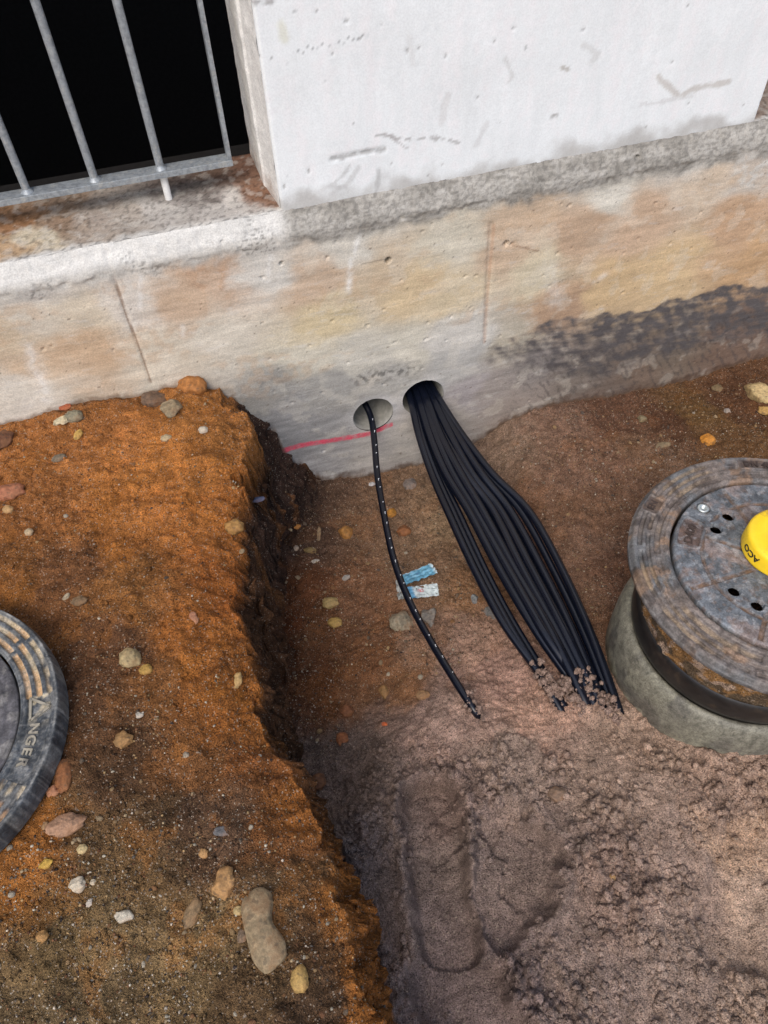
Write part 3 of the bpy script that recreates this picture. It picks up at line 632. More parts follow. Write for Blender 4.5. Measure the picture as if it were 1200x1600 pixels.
def l_t(r, t, z):
    g, txt = l_groove(r, t); x = r*np.cos(t); y = r*np.sin(t)
    c = np.broadcast_to(DR, r.shape+(3,)).copy()
    c = c*(1+.5*fbm(x, y, 30, 4, 403))[..., None]
    fill = g*sstep(-.45, .1, fbm(x, y, 25, 3, 404)+.55*np.clip(np.sin(t+.5), -.3, 1))
    c = c*(1-.9*fill[..., None])+lin((190, 172, 140))*.9*fill[..., None]
    o = g*sstep(.0, .3, fbm(x, y, 9, 3, 405)-(r-.195)*12)*.6; c = c*(1-o[..., None])+lin((186, 140, 90))*o[..., None]
    d = sstep(.0, .35, fbm(x, y, 35, 4, 406))*.28+band(r, .2265, .003)*.45*np.clip(.6+fbm(x, y, 20, 3, 409), 0, 1)+sstep(.05, .3, fbm(x*3, y*3, 60, 3, 408))*.2; c = c*(1-d[..., None])+lin((150, 148, 142))*d[..., None]  # grey scuffs, plus a highlight painted along the outer rim
    k = txt*band(r, .2015, .03)*sstep(-.1, .3, fbm(x, y, 55, 3, 407))*sstep(rad(-14), rad(0), adiff(t, 0))*.8; c = c*(1-k[..., None])+lin((196, 182, 152))*k[..., None]
    return np.clip(c, .01, .8)
polar_disc('frame_ring', .1765, .2305, 62, 900, l_h, l_t, M_cast, lc, [(.1745, .024), (.1742, -.01)], [(.232, .008), (.231, -.012)])
def lp_h(r, t):
    x = r*np.cos(t); y = r*np.sin(t)
    key = sstep(.007, .005, np.hypot(x-.171*math.cos(rad(33)), y-.171*math.sin(rad(33))))
    z = .024+.0012*band(r, .15, .006)-.002*sstep(.166, .17, r)-.006*key
    for k in range(12):
        a = rad(30*k+8); u = x*math.cos(a)+y*math.sin(a); v = -x*math.sin(a)+y*math.cos(a)
        z = z+.0015*band(v, 0, .006)*sstep(.06, .065, u)*sstep(.145, .14, u)
    return z
def lp_t(r, t, z):
    x = r*np.cos(t); y = r*np.sin(t); c = np.broadcast_to(lin((84, 82, 84)), r.shape+(3,)).copy()*(1+.4*fbm(x, y, 22, 4, 410))[..., None]
    d = sstep(.1, .4, fbm(x, y, 30, 4, 411))*.4; return np.clip(c*(1-d[..., None])+lin((146, 142, 136))*d[..., None], .01, .8)
polar_disc('cover_plate', .001, .1705, 110, 700, lp_h, lp_t, M_cast, lc, None, [(.1712, .018), (.1712, -.01)])
# cast lettering: triangle emblem then letters, tops outward, running clockwise
def bend(Vt, r, ang, z):
    out = np.empty_like(Vt); a = ang-Vt[:, 0]/r; rr = r+Vt[:, 1]
    out[:, 0] = rr*np.cos(a); out[:, 1] = rr*np.sin(a); out[:, 2] = z+Vt[:, 2]; return out
parts = []
for ch, a in (('N', -13.2), ('G', -18.2), ('E', -22.8), ('R', -27.4)):
    v, f = text_mesh(ch, .0185, .0011, .0005); parts.append((bend(v*[1.15, 1, 1], .1975, rad(a), .0242), f))
V, Fs = merge(parts); M_mud = plain('dried_mud', lin((150, 143, 128)), .9, 80, .2, .2, 0, lin((80, 80, 80)), .2)
mesh_np('lettering', V, Fs, M_mud, lc, None, False)
def bars_mesh(segs, w, z0, z1):
    parts = []
    for (a, b) in segs:
        a = np.array(a); b = np.array(b); d = unit(b-a); n = np.array([-d[1], d[0]])*w/2; a = a-d*w*.4; b = b+d*w*.4
        q = [a+n, a-n, b-n, b+n]; v = np.array([[*p, z] for z in (z0, z1) for p in q])
        parts.append((v, [(4,5,6,7), (0,1,5,4), (1,2,6,5), (2,3,7,6), (3,0,4,7)]))
    return merge(parts)
def pol(r, a): return (r*math.cos(rad(a)), r*math.sin(rad(a)))
A1, A2, AP = pol(.190, 1.0), pol(.1905, -9.6), pol(.2175, -4.6)
V, Fs = bars_mesh([(A1, AP), (A2, AP), (A1, A2)], .0034, .0225, .0262)
mesh_np('triangle_emblem', V, Fs, M_mud, lc, None, False)

# ---- right chamber
RC = (.806, -.790); RZ = .44
ch = empty('inspection_chamber', (RC[0], RC[1], .05), 'round inspection chamber with muddy iron cover on a grey green riser beside the cables', 'inspection chamber')
ZO = RZ-.05
def jit_dirt(V):
    a = np.arctan2(V[:, 1], V[:, 0])*.2; r = np.hypot(V[:, 0], V[:, 1]); k = 1+(fbm(a, V[:, 2], 30, 4, 430)*.006+fbm(a, V[:, 2], 110, 2, 431)*.0025)/r
    V = V.copy(); V[:, 0] *= k; V[:, 1] *= k; return V
def dirt_tint(cols, sc, seed, z0):
    def f(V):
        a = np.arctan2(V[:, 1], V[:, 0])*.2; z = V[:, 2]
        n = fbm(a, z, sc, 5, seed); c = np.zeros((len(V), 3)); 
        c[:] = lin(cols[0]); k = sstep(-.1, .15, n)[:, None]; c = c*(1-k)+lin(cols[1])*k
        k = sstep(.2, .4, fbm(a+3, z, sc*1.7, 4, seed+3))[:, None]; return c*(1-k)+lin(cols[2])*k
    return f
zz = lambda z: z-.05
pr = [(.1965, zz(-.1)), (.1965, zz(.05))]
riser = [(.2145, zz(z)) for z in np.linspace(-.1, .15, 40)]+[(.2142, zz(.17)), (.213, zz(.19)), (.2095, zz(.21)), (.204, zz(.224)), (.198, zz(.231)), (.193, zz(.232)), (.188, zz(.228)), (.187, zz(.2))]
lathe('riser', riser, M_cast, ch, 240, dirt_tint([(124, 121, 106), (116, 113, 100), (98, 95, 86)], 9, 445, 0), True, lambda V: V)
band_p = [(.186, zz(.20)), (.1885, zz(.235)), (.1935, zz(.240)), (.1950, zz(.25)), (.1950, zz(.282)), (.1935, zz(.292)), (.190, zz(.296))]
M_rub = plain('muddy_black_rubber', (.016, .014, .013), .4, 50, .3, .5, 0, lin((70, 58, 46)), .2, (.55, .7))
lathe('seal_band', band_p, M_rub, ch, 160)
neck = [(.188+.010*sstep(.285, .38, z)+.0*z, zz(z)) for z in np.linspace(.283, .415, 60)]
lathe('neck', neck, M_soil, ch, 260, dirt_tint([(96, 80, 62), (150, 112, 70), (176, 150, 128)], 18, 440, 0), True, jit_dirt)
def r_mud(x, y, s=0): return sstep(-.25, .3, fbm(x+.3, y, 9, 5, 450+s)+.25*(y < 0))
PADS = [(rad(127.5), .2185, .036, .026), (rad(65), .2185, .07, .022)]
def r_pad(r, t):
    k = np.zeros(r.shape); rim = np.zeros(r.shape)
    for a, rc, L, w in PADS:
        u = adiff(t, a)*rc; v = r-rc; d = np.maximum(np.abs(u)-L/2+.004, 0)**2+np.maximum(np.abs(v)-w/2+.004, 0)**2; d = np.sqrt(d)
        k = np.maximum(k, sstep(.0045, .003, d)); rim = np.maximum(rim, band(d, .0055, .0025, .0006))
    return k, rim
def r_groove(r, t):
    g = np.zeros(r.shape); pk, rim = r_pad(r, t)
    for rc, w, off in ((.2225, .007, 10), (.209, .006, 0), (.1945, .009, 14)):
        gap = np.ones(r.shape)
        for k in range(5): gap *= sstep(.004, .007, np.abs(adiff(t, rad(off+72*k)))*r)
        g = np.maximum(g, band(r, rc, w)*gap)
    return g*(1-sstep(0, .3, pk+rim))
def r_h(r, t):
    x = r*np.cos(t); y = r*np.sin(t); pk, rim = r_pad(r, t)
    z = ZO-.0045*r_groove(r, t)-.003*pk+.001*rim-.010*sstep(.230, .2395, r)**2+.002*band(r, .180, .006)
    return z+fbm(x, y, 50, 4, 455)*.0012*r_mud(x, y)+fbm(x, y, 130, 2, 456)*.0005
def r_t(r, t, z):
    x = r*np.cos(t); y = r*np.sin(t); c = np.broadcast_to(lin((92, 92, 92)), r.shape+(3,)).copy()*(1+.35*fbm(x, y, 26, 4, 460))[..., None]
    m = r_mud(x, y)*.45*(1-.5*sstep(.230, .237, r)); mud = lin((128, 110, 96))*(1+.25*fbm(x, y, 20, 4, 461))[..., None]; c = c*(1-m[..., None])+mud*m[..., None]
    k = sstep(.2, .45, fbm(x, y, 13, 5, 462))*.5; c = c*(1-k[..., None])+lin((140, 108, 78))*k[..., None]
    k = r_groove(r, t)*.6*sstep(-.1, .3, fbm(x, y, 9, 3, 463)); c = c*(1-k[..., None])+lin((150, 130, 104))*k[..., None]
    k = r_pad(r, t)[0]*.6; c = c*(1-k[..., None])+lin((74, 60, 52))*k[..., None]
    k = sstep(.25, .4, fbm(x, y, 45, 4, 464))*.5; return np.clip(c*(1-k[..., None])+lin((60, 50, 46))*k[..., None], .01, .8)
polar_disc('frame_ring',   .1755, .2395, 84, 1100, r_h, r_t, M_cast, ch, [(.1735, ZO-.003), (.1733, ZO-.05)], [(.2395, ZO-.018), (.234, ZO-.024), (.2, ZO-.026)])
HP = []
for a, r in ((103.1, .112), (123.4, .109), (-165.3, .104), (-143.2, .102), (13, .11), (33, .11), (-77, .11), (-55, .11)): HP.append((r*math.cos(rad(a)), r*math.sin(rad(a)), .0105))
def p_parts(r, t):
    x = r*np.cos(t); y = r*np.sin(t)
    hole = np.zeros(r.shape); boss = np.zeros(r.shape)
    for hx, hy, hr in HP:
        d = np.hypot(x-hx, y-hy); hole = np.maximum(hole, sstep(hr+.0006, hr-.0006, d)); boss = np.maximum(boss, sstep(hr+.008, hr+.004, d))
    dx, dy = x-.149*math.cos(rad(112)), y-.149*math.sin(rad(112)); bolt = sstep(.0125, .0115, np.hypot(dx, dy)); boss = np.maximum(boss, sstep(.019, .0165, np.hypot(dx, dy)))
    a, rc, L, w = rad(137), .144, .058, .036
    u = adiff(t, a)*rc; v = r-rc; d = np.sqrt(np.maximum(np.abs(u)-L/2+.008, 0)**2+np.maximum(np.abs(v)-w/2+.008, 0)**2)
    pad = sstep(.0085, .0068, d); rim = band(d, .0105, .004, .0008)
    ch_ = band(r, .122, .006)
    for k in range(8):
        aa = rad(22.5+45*k+113-90); uu = x*math.cos(aa)+y*math.sin(aa); vv = -x*math.sin(aa)+y*math.cos(aa)
        ch_ = np.maximum(ch_, band(vv, 0, .0075)*(uu > .05)*(r < .163))
    ch_ = ch_*(1-np.clip(boss+pad+rim, 0, 1))*(1-hole)
    return x, y, hole, boss, bolt, pad, rim, ch_
def p_h(r, t):
    x, y, hole, boss, bolt, pad, rim, c_ = p_parts(r, t)
    z = ZO+.001-.003*c_-.0035*pad+.001*rim+.0008*boss-.006*bolt-.004*sstep(.165, .171, r)+fbm(x, y, 90, 3, 470)*.0006
    return np.where(hole > .5, z-.008, z)
def p_t(r, t, z):
    x, y, hole, boss, bolt, pad, rim, c_ = p_parts(r, t)
    c = np.broadcast_to(lin((94, 98, 102)), r.shape+(3,)).copy()*(1+.4*fbm(x, y, 30, 5, 471))[..., None]
    m = sstep(.0, .35, fbm(x, y, 13, 5, 472))*.55; c = c*(1-m[..., None])+lin((138, 118, 108))*m[..., None]
    k = np.clip(c_*(.6+.5*fbm(x, y, 60, 3, 473)), 0, 1); c = c*(1-k[..., None])+lin((108, 84, 64))*k[..., None]
    k = pad*.75; c = c*(1-k[..., None])+lin((86, 66, 56))*k[..., None]
    k = rim*.4; c = c*(1-k[..., None])+lin((60, 60, 60))*k[..., None]
    k = sstep(.25, .4, fbm(x, y, 75, 4, 474))*.35; c = c*(1-k[..., None])+lin((104, 80, 62))*k[..., None]
    k = sstep(.25, .4, fbm(x+5, y, 60, 4, 475))*.35; return np.clip(c*(1-k[..., None])+lin((150, 150, 150))*k[..., None], .01, .8)
def cut(o):
    me = o.data; n = len(me.vertices); co = np.empty(n*3, np.float32); me.vertices.foreach_get('co', co); co = co.reshape(-1, 3)
    ins = np.zeros(n, bool)
    for hx, hy, hr in HP: ins |= np.hypot(co[:, 0]-hx, co[:, 1]-hy) < hr-.0004
    fv = np.empty(len(me.polygons)*4, np.int32); me.polygons.foreach_get('vertices', fv) if 0 else me.loops.foreach_get('vertex_index', fv); fv = fv.reshape(-1, 4)
    col = np.empty(n*4, np.float32); me.color_attributes['tint'].data.foreach_get('color', col); col = col.reshape(-1, 4)[:, :3]
    ok = ~ins[fv].all(1); o2 = mesh_np('cover_plate', co, fv[ok], M_cast, o.parent, col); bpy.data.objects.remove(o); o2.name = 'cover_plate'
cp = polar_disc('cover_plate', .001, .1680, 190, 1300, p_h, p_t, M_cast, ch, None, [(.1688, ZO-.01), (.1688, ZO-.03)])
cut(cp)
# hex-socket bolt
bx, by = .149*math.cos(rad(112)), .149*math.sin(rad(112))
o = lathe('bolt', [(.0001, ZO-.004), (.0042, ZO-.004), (.0045, ZO+.0015), (.0085, ZO+.002), (.0098, ZO+.0005), (.0098, ZO-.006)], M_zinc, ch, 24); o.location = (bx, by, 0)
v, f = text_mesh('D400', .0205, .001, .0005)
# text runs round the rim, tops toward the centre side
vv = bend(v*[.92, .92, 1], .1435, rad(137), ZO-.0018)
mesh_np('lettering', vv, f, plain('cast_letters', lin((66, 54, 48)), .7, 80, .3), ch, None, False)
v, f = text_mesh('DN 400', .017, .001, .0004); mesh_np('lettering', bend(v, .2185, rad(64), ZO-.0018), f, bpy.data.materials['cast_letters'], ch, None, False)
v, f = text_mesh('EN', .017, .001, .0004); mesh_np('lettering', bend(v, .2185, rad(127.5), ZO-.0018), f, bpy.data.materials['cast_letters'], ch, None, False)

# ---- yellow cap standing on the cover
YC = (.8, -.795); cap = empty('yellow_cap', (YC[0]+.019, YC[1]+.024, RZ+.0025), 'bright yellow plastic cap with black letters on the middle of the iron cover', 'cap')
rr_ = .062
lathe('cap_body', [(rr_-.003, 0), (rr_, .001), (rr_+.0002, .004), (rr_-.0005, .030), (rr_-.002, .0345), (rr_-.006, .037), (.030, .0375), (.0285, .0365), (.0275, .030), (.001, .0295)], M_yellow, cap, 128)
lathe('cap_recess', [(.0268, .0302), (.0225, .0306), (.0215, .0298), (.001, .0297)], plain('brown_inlay', lin((150, 112, 92)), .7, 60, .2), cap, 64)
def wrap(v, ang, z):
    out = np.empty_like(v); a = ang-v[:, 0]/rr_; r = rr_+.0003+v[:, 2]; out[:, 0] = r*np.cos(a); out[:, 1] = r*np.sin(a); out[:, 2] = z-v[:, 1]; return out
parts = []
for w_, a, s in (('ACO', 180, .017), ('I', 236, .022), ('ACO', 0, .017), ('I', 56, .022)):
    n = len(w_)
    v, f = text_mesh(w_, s, .0004, .0003); mesh_np('lettering', wrap(v, rad(a), .018), f, M_ink, cap, None, False)

# ------------------------------------------------------------------ cables
def at(px, py, z): return on_z(px, py, z)
path = [np.array([.318, .26, .235]), np.array([.322, .08, .212]), at(579, 650, .184), at(585, 690, .165), at(590, 745, .145), at(603, 820, .13), at(617, 880, .118), at(640, 940, .115), at(672, 1000, .118), at(710, 1062, .126), at(738, 1105, .125), at(750, 1122, .108), at(765, 1142, .08)]
cb = empty('black_cable', tuple(path[0]), 'thin black cable with white printed marks hanging alone from the left hole', 'cable')
P = catmull(path, 12); loc = np.array(cb.location)
rs = .0078
tube('jacket', P-loc, rs, M_cable, cb, 16)
T, A, B = frames(P); cum = np.concatenate([[0], np.cumsum(np.linalg.norm(np.diff(P, axis=0), axis=1))])
parts = []; s = .27
k = 0
def patch(s0, s1, a0, a1):
    ss = np.linspace(s0, s1, 4); th = np.linspace(a0, a1, 4); v = []
    for q in ss:
        p = np.array([np.interp(q, cum, P[:, i]) for i in range(3)]); i = min(np.searchsorted(cum, q), len(P)-1)
        for t in th: v.append(p-loc+(rs+.0004)*(math.cos(t)*A[i]+math.sin(t)*B[i]))
    return np.array(v), [tuple(f) for f in grid_faces(4, 4)]
while s < cum[-1]-.12:
    a = 1.75
    V, Fs = merge([patch(s, s+.0045+.002*math.sin(k*1.7), a-.05+.12*math.sin(k), a+.08+.12*math.sin(k)), patch(s, s+.0011, a+.08+.12*math.sin(k), a+.30+.12*math.sin(k))]); mesh_np('printed_mark', V, Fs, M_print, cb)
    s += .032+.010*math.sin(k*2.3); k += 1
# bundle: each cable its own path. stations: v along the run, u across it
Lf = [(637, 612), (652, 680), (672, 740), (700, 800), (742, 890), (790, 975), (852, 1075)]
Rt = [(683, 606), (722, 672), (772, 738), (828, 800), (880, 895), (925, 1000), (962, 1095)]
zc = [.213, .186, .165, .150, .140, .138, .128]
specs = [  # u at each station, layer drop (m), radius, end shift in px, label
 ([.04, .02, .01, .0, -.01, -.01, .01], 0, .0085, (0, -10), 'outermost left black cable of the thick bundle'),
 ([.12, .10, .08, .05, .05, .05, .09], .004, .0085, (6, 18), 'second black cable from the left edge of the bundle'),
 ([.22, .18, .14, .11, .10, .11, .17], .014, .0085, (14, 30), 'third black cable from the left, half under its neighbours'),
 ([.30, .28, .25, .25, .29, .34, .40], 0, .0098, (-8, -26), 'left cable of the thick middle group, dipping under the sand'),
 ([.42, .38, .35, .35, .37, .43, .49], -.002, .0105, (-4, -20), 'top cable left of the bundle middle, first to the right of the dipping one'),
 ([.52, .50, .46, .44, .47, .52, .58], 0, .0105, (-8, -4), 'top middle cable running down the centre of the bundle'),
 ([.62, .60, .56, .54, .56, .61, .67], .002, .0105, (-2, 2), 'top cable just right of the bundle centre'),
 ([.72, .71, .66, .64, .65, .70, .76], .001, .0100, (0, 6), 'top cable two to the right of the bundle centre'),
 ([.82, .83, .78, .77, .77, .81, .86], .004, .0095, (-4, 10), 'top cable third from the right edge of the bundle'),
 ([.90, .94, .97, .99, 1.01, 1.01, 1.0], .0, .0085, (4, 12), 'outermost right black cable bowing out of the bundle'),
 ([.86, .87, .87, .88, .90, .93, .94], .008, .0082, (2, 10), 'black cable second from the right edge of the bundle'),
 ([.36, .33, .32, .34, .37, .42, .47], .019, .0098, (-6, -8), 'lower cable under the dipping left one of the middle group'),
 ([.48, .45, .44, .45, .49, .54, .58], .021, .0098, (-6, 0), 'lower cable beneath the left middle of the bundle'),
 ([.58, .56, .55, .56, .60, .64, .67], .021, .0098, (-6, 0), 'lower cable beneath the very centre of the bundle'),
 ([.68, .66, .61, .59, .60, .65, .71], .020, .0098, (-6, 4), 'lower cable beneath the right middle of the bundle'),
 ([.78, .78, .72, .69, .70, .74, .80], .021, .0095, (0, 4), 'lower cable under the right part of the bundle'),
]
rj = random.Random(5)
def st(i, u): return (Lf[i][0]+(Rt[i][0]-Lf[i][0])*u, Lf[i][1]+(Rt[i][1]-Lf[i][1])*u)
for us, dz, r, sh, lab in specs:
    hx = .463+(us[0]-.47)*.075; hz = .212-dz*1.1
    path = [np.array([hx, .27, hz+rj.uniform(-.004, .004)]), np.array([hx, .10, hz])]
    for i, u in enumerate(us):
        q = st(i, u+rj.uniform(-.015, .015)*(0 < i < 6)); z = zc[i]-dz*(1.0 if i < 6 else .6)+rj.uniform(-.004, .004)
        if i == 0:
            path.append(at(q[0], q[1]+4, z-.002)); continue
        if i == 6: q = (q[0]+sh[0], q[1]+sh[1]); z -= .006
        path.append(at(*q, z))
    d = unit(path[-1]-path[-2]); d[2] = 0; path.append(path[-1]+d*.05+np.array([0, 0, -.02])); path.append(path[-1]+d*.05+np.array([0, 0, -.03]))
    P = catmull(path, 10)
    o = tube('black_cable', P-path[0], r, M_cable, None, 14); o.location = path[0]
    tag(o, lab or 'one of the plain black cables packed in the middle of the thick bundle', 'cable', 'black cables of the bundle in the right hole')

# ------------------------------------------------------------------ stones
def ico(sub):
    import bmesh
    bm = bmesh.new(); bmesh.ops.create_icosphere(bm, subdivisions=sub, radius=1); V = np.array([v.co[:] for v in bm.verts]); Fs = np.array([[v.index for v in f.verts] for f in bm.faces]); bm.free(); return V, Fs
I3 = ico(4); I1 = ico(1); I2 = ico(2)
def rockify(V, seed, ang, amp):
    r = np.random.default_rng(seed); V = V.copy(); n = int(5+ang*9)
    for k in range(n):
        d = unit(r.normal(size=3)); lim = r.uniform(.62, .93) if ang > .3 else r.uniform(.82, .97)
        q = V@d; V -= np.where(q > lim, (q-lim)*(.65+.35*ang), 0)[:, None]*d
    for k, f in enumerate((1.6, 3.7, 8, 15)):
        a = amp/(k+1)**1.2; s = r.uniform(0, 50, 3)
        V *= (1+a*(vnoise(V[:, 0]*f+s[0], V[:, 1]*f+V[:, 2]*f*.7+s[1], seed)))[:, None]
    return V
SC = [0]
def stone(px, py, w, h, rot, rgb, label, ang=.3, flat=.55, amp=.14, sink=.36, name='stone', cat='stone', group=None, base=None, k=1.0, waist=0, blunt=0):
    p = drop(px, py) if base is None else base
    dist = np.linalg.norm(p-C_); mpp = dist/F
    SC[0] += 1; V = rockify(I3[0], 500+SC[0], ang, amp)
    a, b = w*mpp/2, h*mpp/2*1.12; c = min(a, b)*flat*1.15
    if blunt: V[:, 1] = np.sign(V[:, 1])*np.abs(V[:, 1])**.9; V[:, 0] *= 1+blunt*np.abs(V[:, 1])**3
    if waist: V[:, 0] += -waist*np.exp(-((V[:, 1]-.1)/.35)**2)*(V[:, 0] > 0)*np.abs(V[:, 0]); V[:, 0] += .25*V[:, 1]**2*0
    V = V*[a, b, c]
    t = rad(-rot-11); ct, s_ = math.cos(t), math.sin(t)
    V = np.c_[V[:, 0]*ct-V[:, 1]*s_, V[:, 0]*s_+V[:, 1]*ct, V[:, 2]]
    o = mesh_np(name, V, I3[1], M_stone); gz = float(np.median(H(p[0]+V[::25, 0]*.7, p[1]+V[::25, 1]*.7)))
    o.location = (p[0], p[1], gz+c*(1-2*sink) if c < .5 else p[2])
    cc_ = lin(rgb, k)*.8+.2*lin((128, 104, 78)); o.color = (*[float(q) for q in cc_], 1)
    tag(o, label, cat, group); return o
ST = [
 (300,606,46,32,10,(176,112,50),'orange lump of earth crowning the end of the bank against the wall',.3,.7),
 (240,626,40,28,0,(104,84,70),'dark grey brown lump at the foot of the wall on the bank',.4,.6),
 (268,642,34,34,20,(150,136,108),'crumbly grey beige lump below the dark lump by the wall',.8,.6),
 (98,660,30,16,-25,(226,214,176),'broken cream stone beside a grey green pebble near the wall',.9,.5),
 (117,652,27,19,10,(140,138,116),'smooth grey green pebble next to the broken cream stone',.1,.6),
 (103,638,20,12,5,(178,88,52),'terracotta chip just above the grey green pebble',.7,.6),
 (182,619,11,10,0,(226,160,92),'small orange pebble close to the wall on the bank',.2,.7),
 (123,681,12,18,15,(216,176,92),'pale yellow pebble below the broken cream stone',.2,.6),
 (6,690,24,36,20,(110,66,44),'dark red brown clod cut by the left picture edge',.5,.7),
 (18,771,40,25,-5,(176,110,80),'smooth pinkish brown stone near the left edge on the bank',.15,.6),
 (92,716,21,13,-15,(120,112,96),'flat grey pebble on the upper left of the bank',.2,.4),
 (260,686,18,12,0,(196,178,140),'oval pale pebble in the orange earth of the upper bank',.2,.6),
 (318,673,15,12,20,(216,206,186),'off white pebble close to the trench edge, upper bank',.3,.7),
 (45,832,13,11,0,(200,176,140),'light tan pebble below the smooth pinkish stone',.2,.6),
 (13,797,16,12,30,(206,164,110),'small peach pebble under the smooth pinkish stone',.3,.6),
 (205,1031,34,30,10,(182,162,118),'rounded cream stone in the middle of the bank',.35,.65),
 (229,1048,20,15,-10,(184,146,68),'ochre pebble touching the rounded cream stone',.25,.6),
 (194,1157,28,24,20,(158,120,72),'tan angular stone half way down the bank',.5,.6),
 (366,826,32,24,10,(176,132,70),'ochre stone stuck in the crest of the bank over the trench',.3,.7),
 (371,1064,15,24,10,(206,170,110),'cream pebble stuck in the trench lip',.3,.6),
 (100,1213,23,44,-8,(150,92,52),'upright brown oval stone by the rim of the left cover',.2,.6),
 (84,1237,19,15,0,(190,130,96),'pink pebble between the left cover and the brown oval stone',.2,.7),
 (104,1290,50,27,-8,(178,138,110),'long pinkish pebble below the left cover',.1,.6),
 (73,1292,12,11,0,(176,140,100),'tiny tan pebble at the end of the long pinkish pebble',.2,.7),
 (351,1383,38,42,10,(192,146,92),'blocky tan orange stone on the lower bank',.65,.7),
 (413,1452,50,94,-14,(150,132,102),'large smooth grey brown stone, biggest on the bank',.02,.5),
 (469,1531,25,30,0,(196,160,92),'cream yellow round stone near the bottom of the bank',.3,.75),
 (301,1428,20,38,22,(148,122,88),'slim beige stone left of the big grey brown stone',.3,.5),
 (123,1383,25,19,-20,(216,204,180),'white quartz pebble on the lower left bank',.6,.6),
 (145,1379,11,7,-10,(214,200,172),'small white chip right of the white quartz pebble',.5,.6),
 (140,1411,9,12,20,(216,206,190),'small white pebble below the white quartz pebble',.5,.6),
 (192,1433,30,17,3,(216,208,188),'lying white stone chip, lower bank centre left',.7,.55),
 (66,1464,16,14,0,(186,140,82),'round tan pebble near the lower left corner',.15,.8),
 (129,1327,15,12,10,(214,192,140),'cream pebble below the long pinkish pebble',.3,.6),
 (72,1350,18,13,-20,(214,172,72),'bright yellow pebble below the left cover',.4,.5),
 (348,1299,28,13,5,(92,98,104),'dark blue grey flat stone in the lower bank',.3,.45),
 (319,1334,14,13,0,(196,150,96),'round peach pebble above the blocky tan stone',.2,.7),
 (372,1424,13,12,20,(204,178,124),'light pebble above the big grey brown stone',.4,.6),
 (380,1462,14,18,20,(122,104,86),'grey brown chip left of the big grey brown stone',.6,.5),
 (303,965,12,22,-25,(186,130,100),'slim pink sliver in the bank above the cream stone',.4,.4),
 (124,940,24,15,0,(128,104,76),'flat brown stone above the left cover',.2,.4),
 (103,936,9,18,12,(190,176,146),'pale sliver above the left cover',.7,.4),
 (218,1118,14,9,0,(196,190,176),'pale grey chip between cream and tan stones on the bank',.6,.5),
 (291,1180,10,9,0,(160,150,132),'little grey pebble on the bank beside the trench',.2,.6),
 (540,833,25,26,3,(176,122,56),'square orange tan stone on the trench floor',.55,.7),
 (612,803,15,14,10,(206,142,50),'bright orange pebble right beside the single cable',.4,.7),
 (631,830,22,18,0,(150,92,52),'brown orange stone right of the single cable',.3,.6),
 (463,826,16,11,-5,(196,128,52),'orange chip in the dark trench soil',.4,.6),
 (452,832,11,6,5,(188,168,128),'small beige chip left of the orange chip in the trench',.3,.5),
 (498,833,8,26,4,(158,134,104),'upright pale splinter on the trench floor',.7,.4),
 (517,942,27,21,-25,(176,152,98),'cream stone with pointed end on the trench floor',.5,.55),
 (523,973,25,17,15,(190,156,84),'yellowish double pebble below the pointed cream stone',.4,.6),
 (541,902,15,9,-40,(166,164,158),'pale grey chip above the pointed cream stone',.5,.4),
 (485,861,21,11,10,(136,116,72),'olive pebble in the dark upper trench',.3,.6),
 (493,878,14,7,0,(206,198,184),'white chip in the dark upper trench',.6,.5),
 (462,857,11,9,-30,(176,160,140),'pale pebble left of the olive pebble in the trench',.5,.6),
 (600,1081,15,23,-5,(154,116,70),'upright tan stone where soil meets sand',.4,.6),
 (661,1086,22,14,0,(152,116,80),'pale brown stone left of the single cable end',.3,.5),
 (542,1112,22,18,0,(132,78,46),'reddish brown stone above the sand edge',.3,.6),
 (535,1156,19,21,0,(150,86,48),'round reddish stone at the foot of the bank',.2,.6),
 (497,1222,26,24,0,(112,70,46),'dark red brown lump at the trench foot by the sand',.4,.6),
 (601,1132,12,6,15,(226,108,56),'tiny bright orange brick chip on the sand',.8,.5),
 (640,758,26,20,0,(140,132,128),'grey stone chunk at the wall foot between both holes',.8,.6),
 (1184,620,33,38,-25,(214,188,134),'large pale yellow stone near the wall at the right edge',.5,.7),
 (1194,643,18,16,10,(200,160,90),'yellow stone right under the large pale one at the right edge',.5,.6),
 (1105,688,26,19,-8,(222,146,44),'bright orange stone above the iron cover',.7,.6),
 (1035,697,27,11,-12,(142,126,98),'flat grey olive stone above the chamber rim',.6,.35),
 (1120,608,16,12,0,(130,112,80),'small olive grey stone by the wall at the right',.4,.5),
 (1136,643,10,11,0,(170,160,150),'white grey pebble left of the large pale stone',.4,.7),
 (1003,655,14,12,0,(136,126,96),'small olive stone in brown grit by the wall',.5,.6),
 (870,1242,26,20,0,(136,112,94),'rounded lump of sand at the rim of a boot print',.25,.7),
 (958,1372,12,10,0,(190,150,100),'small yellow pebble in the crumbled sand',.3,.7),
]
for s in ST:
    o = stone(*s[:7], ang=s[7], flat=s[8], **(dict(waist=.45, amp=.07, blunt=.5) if 'biggest' in s[6] else {}))
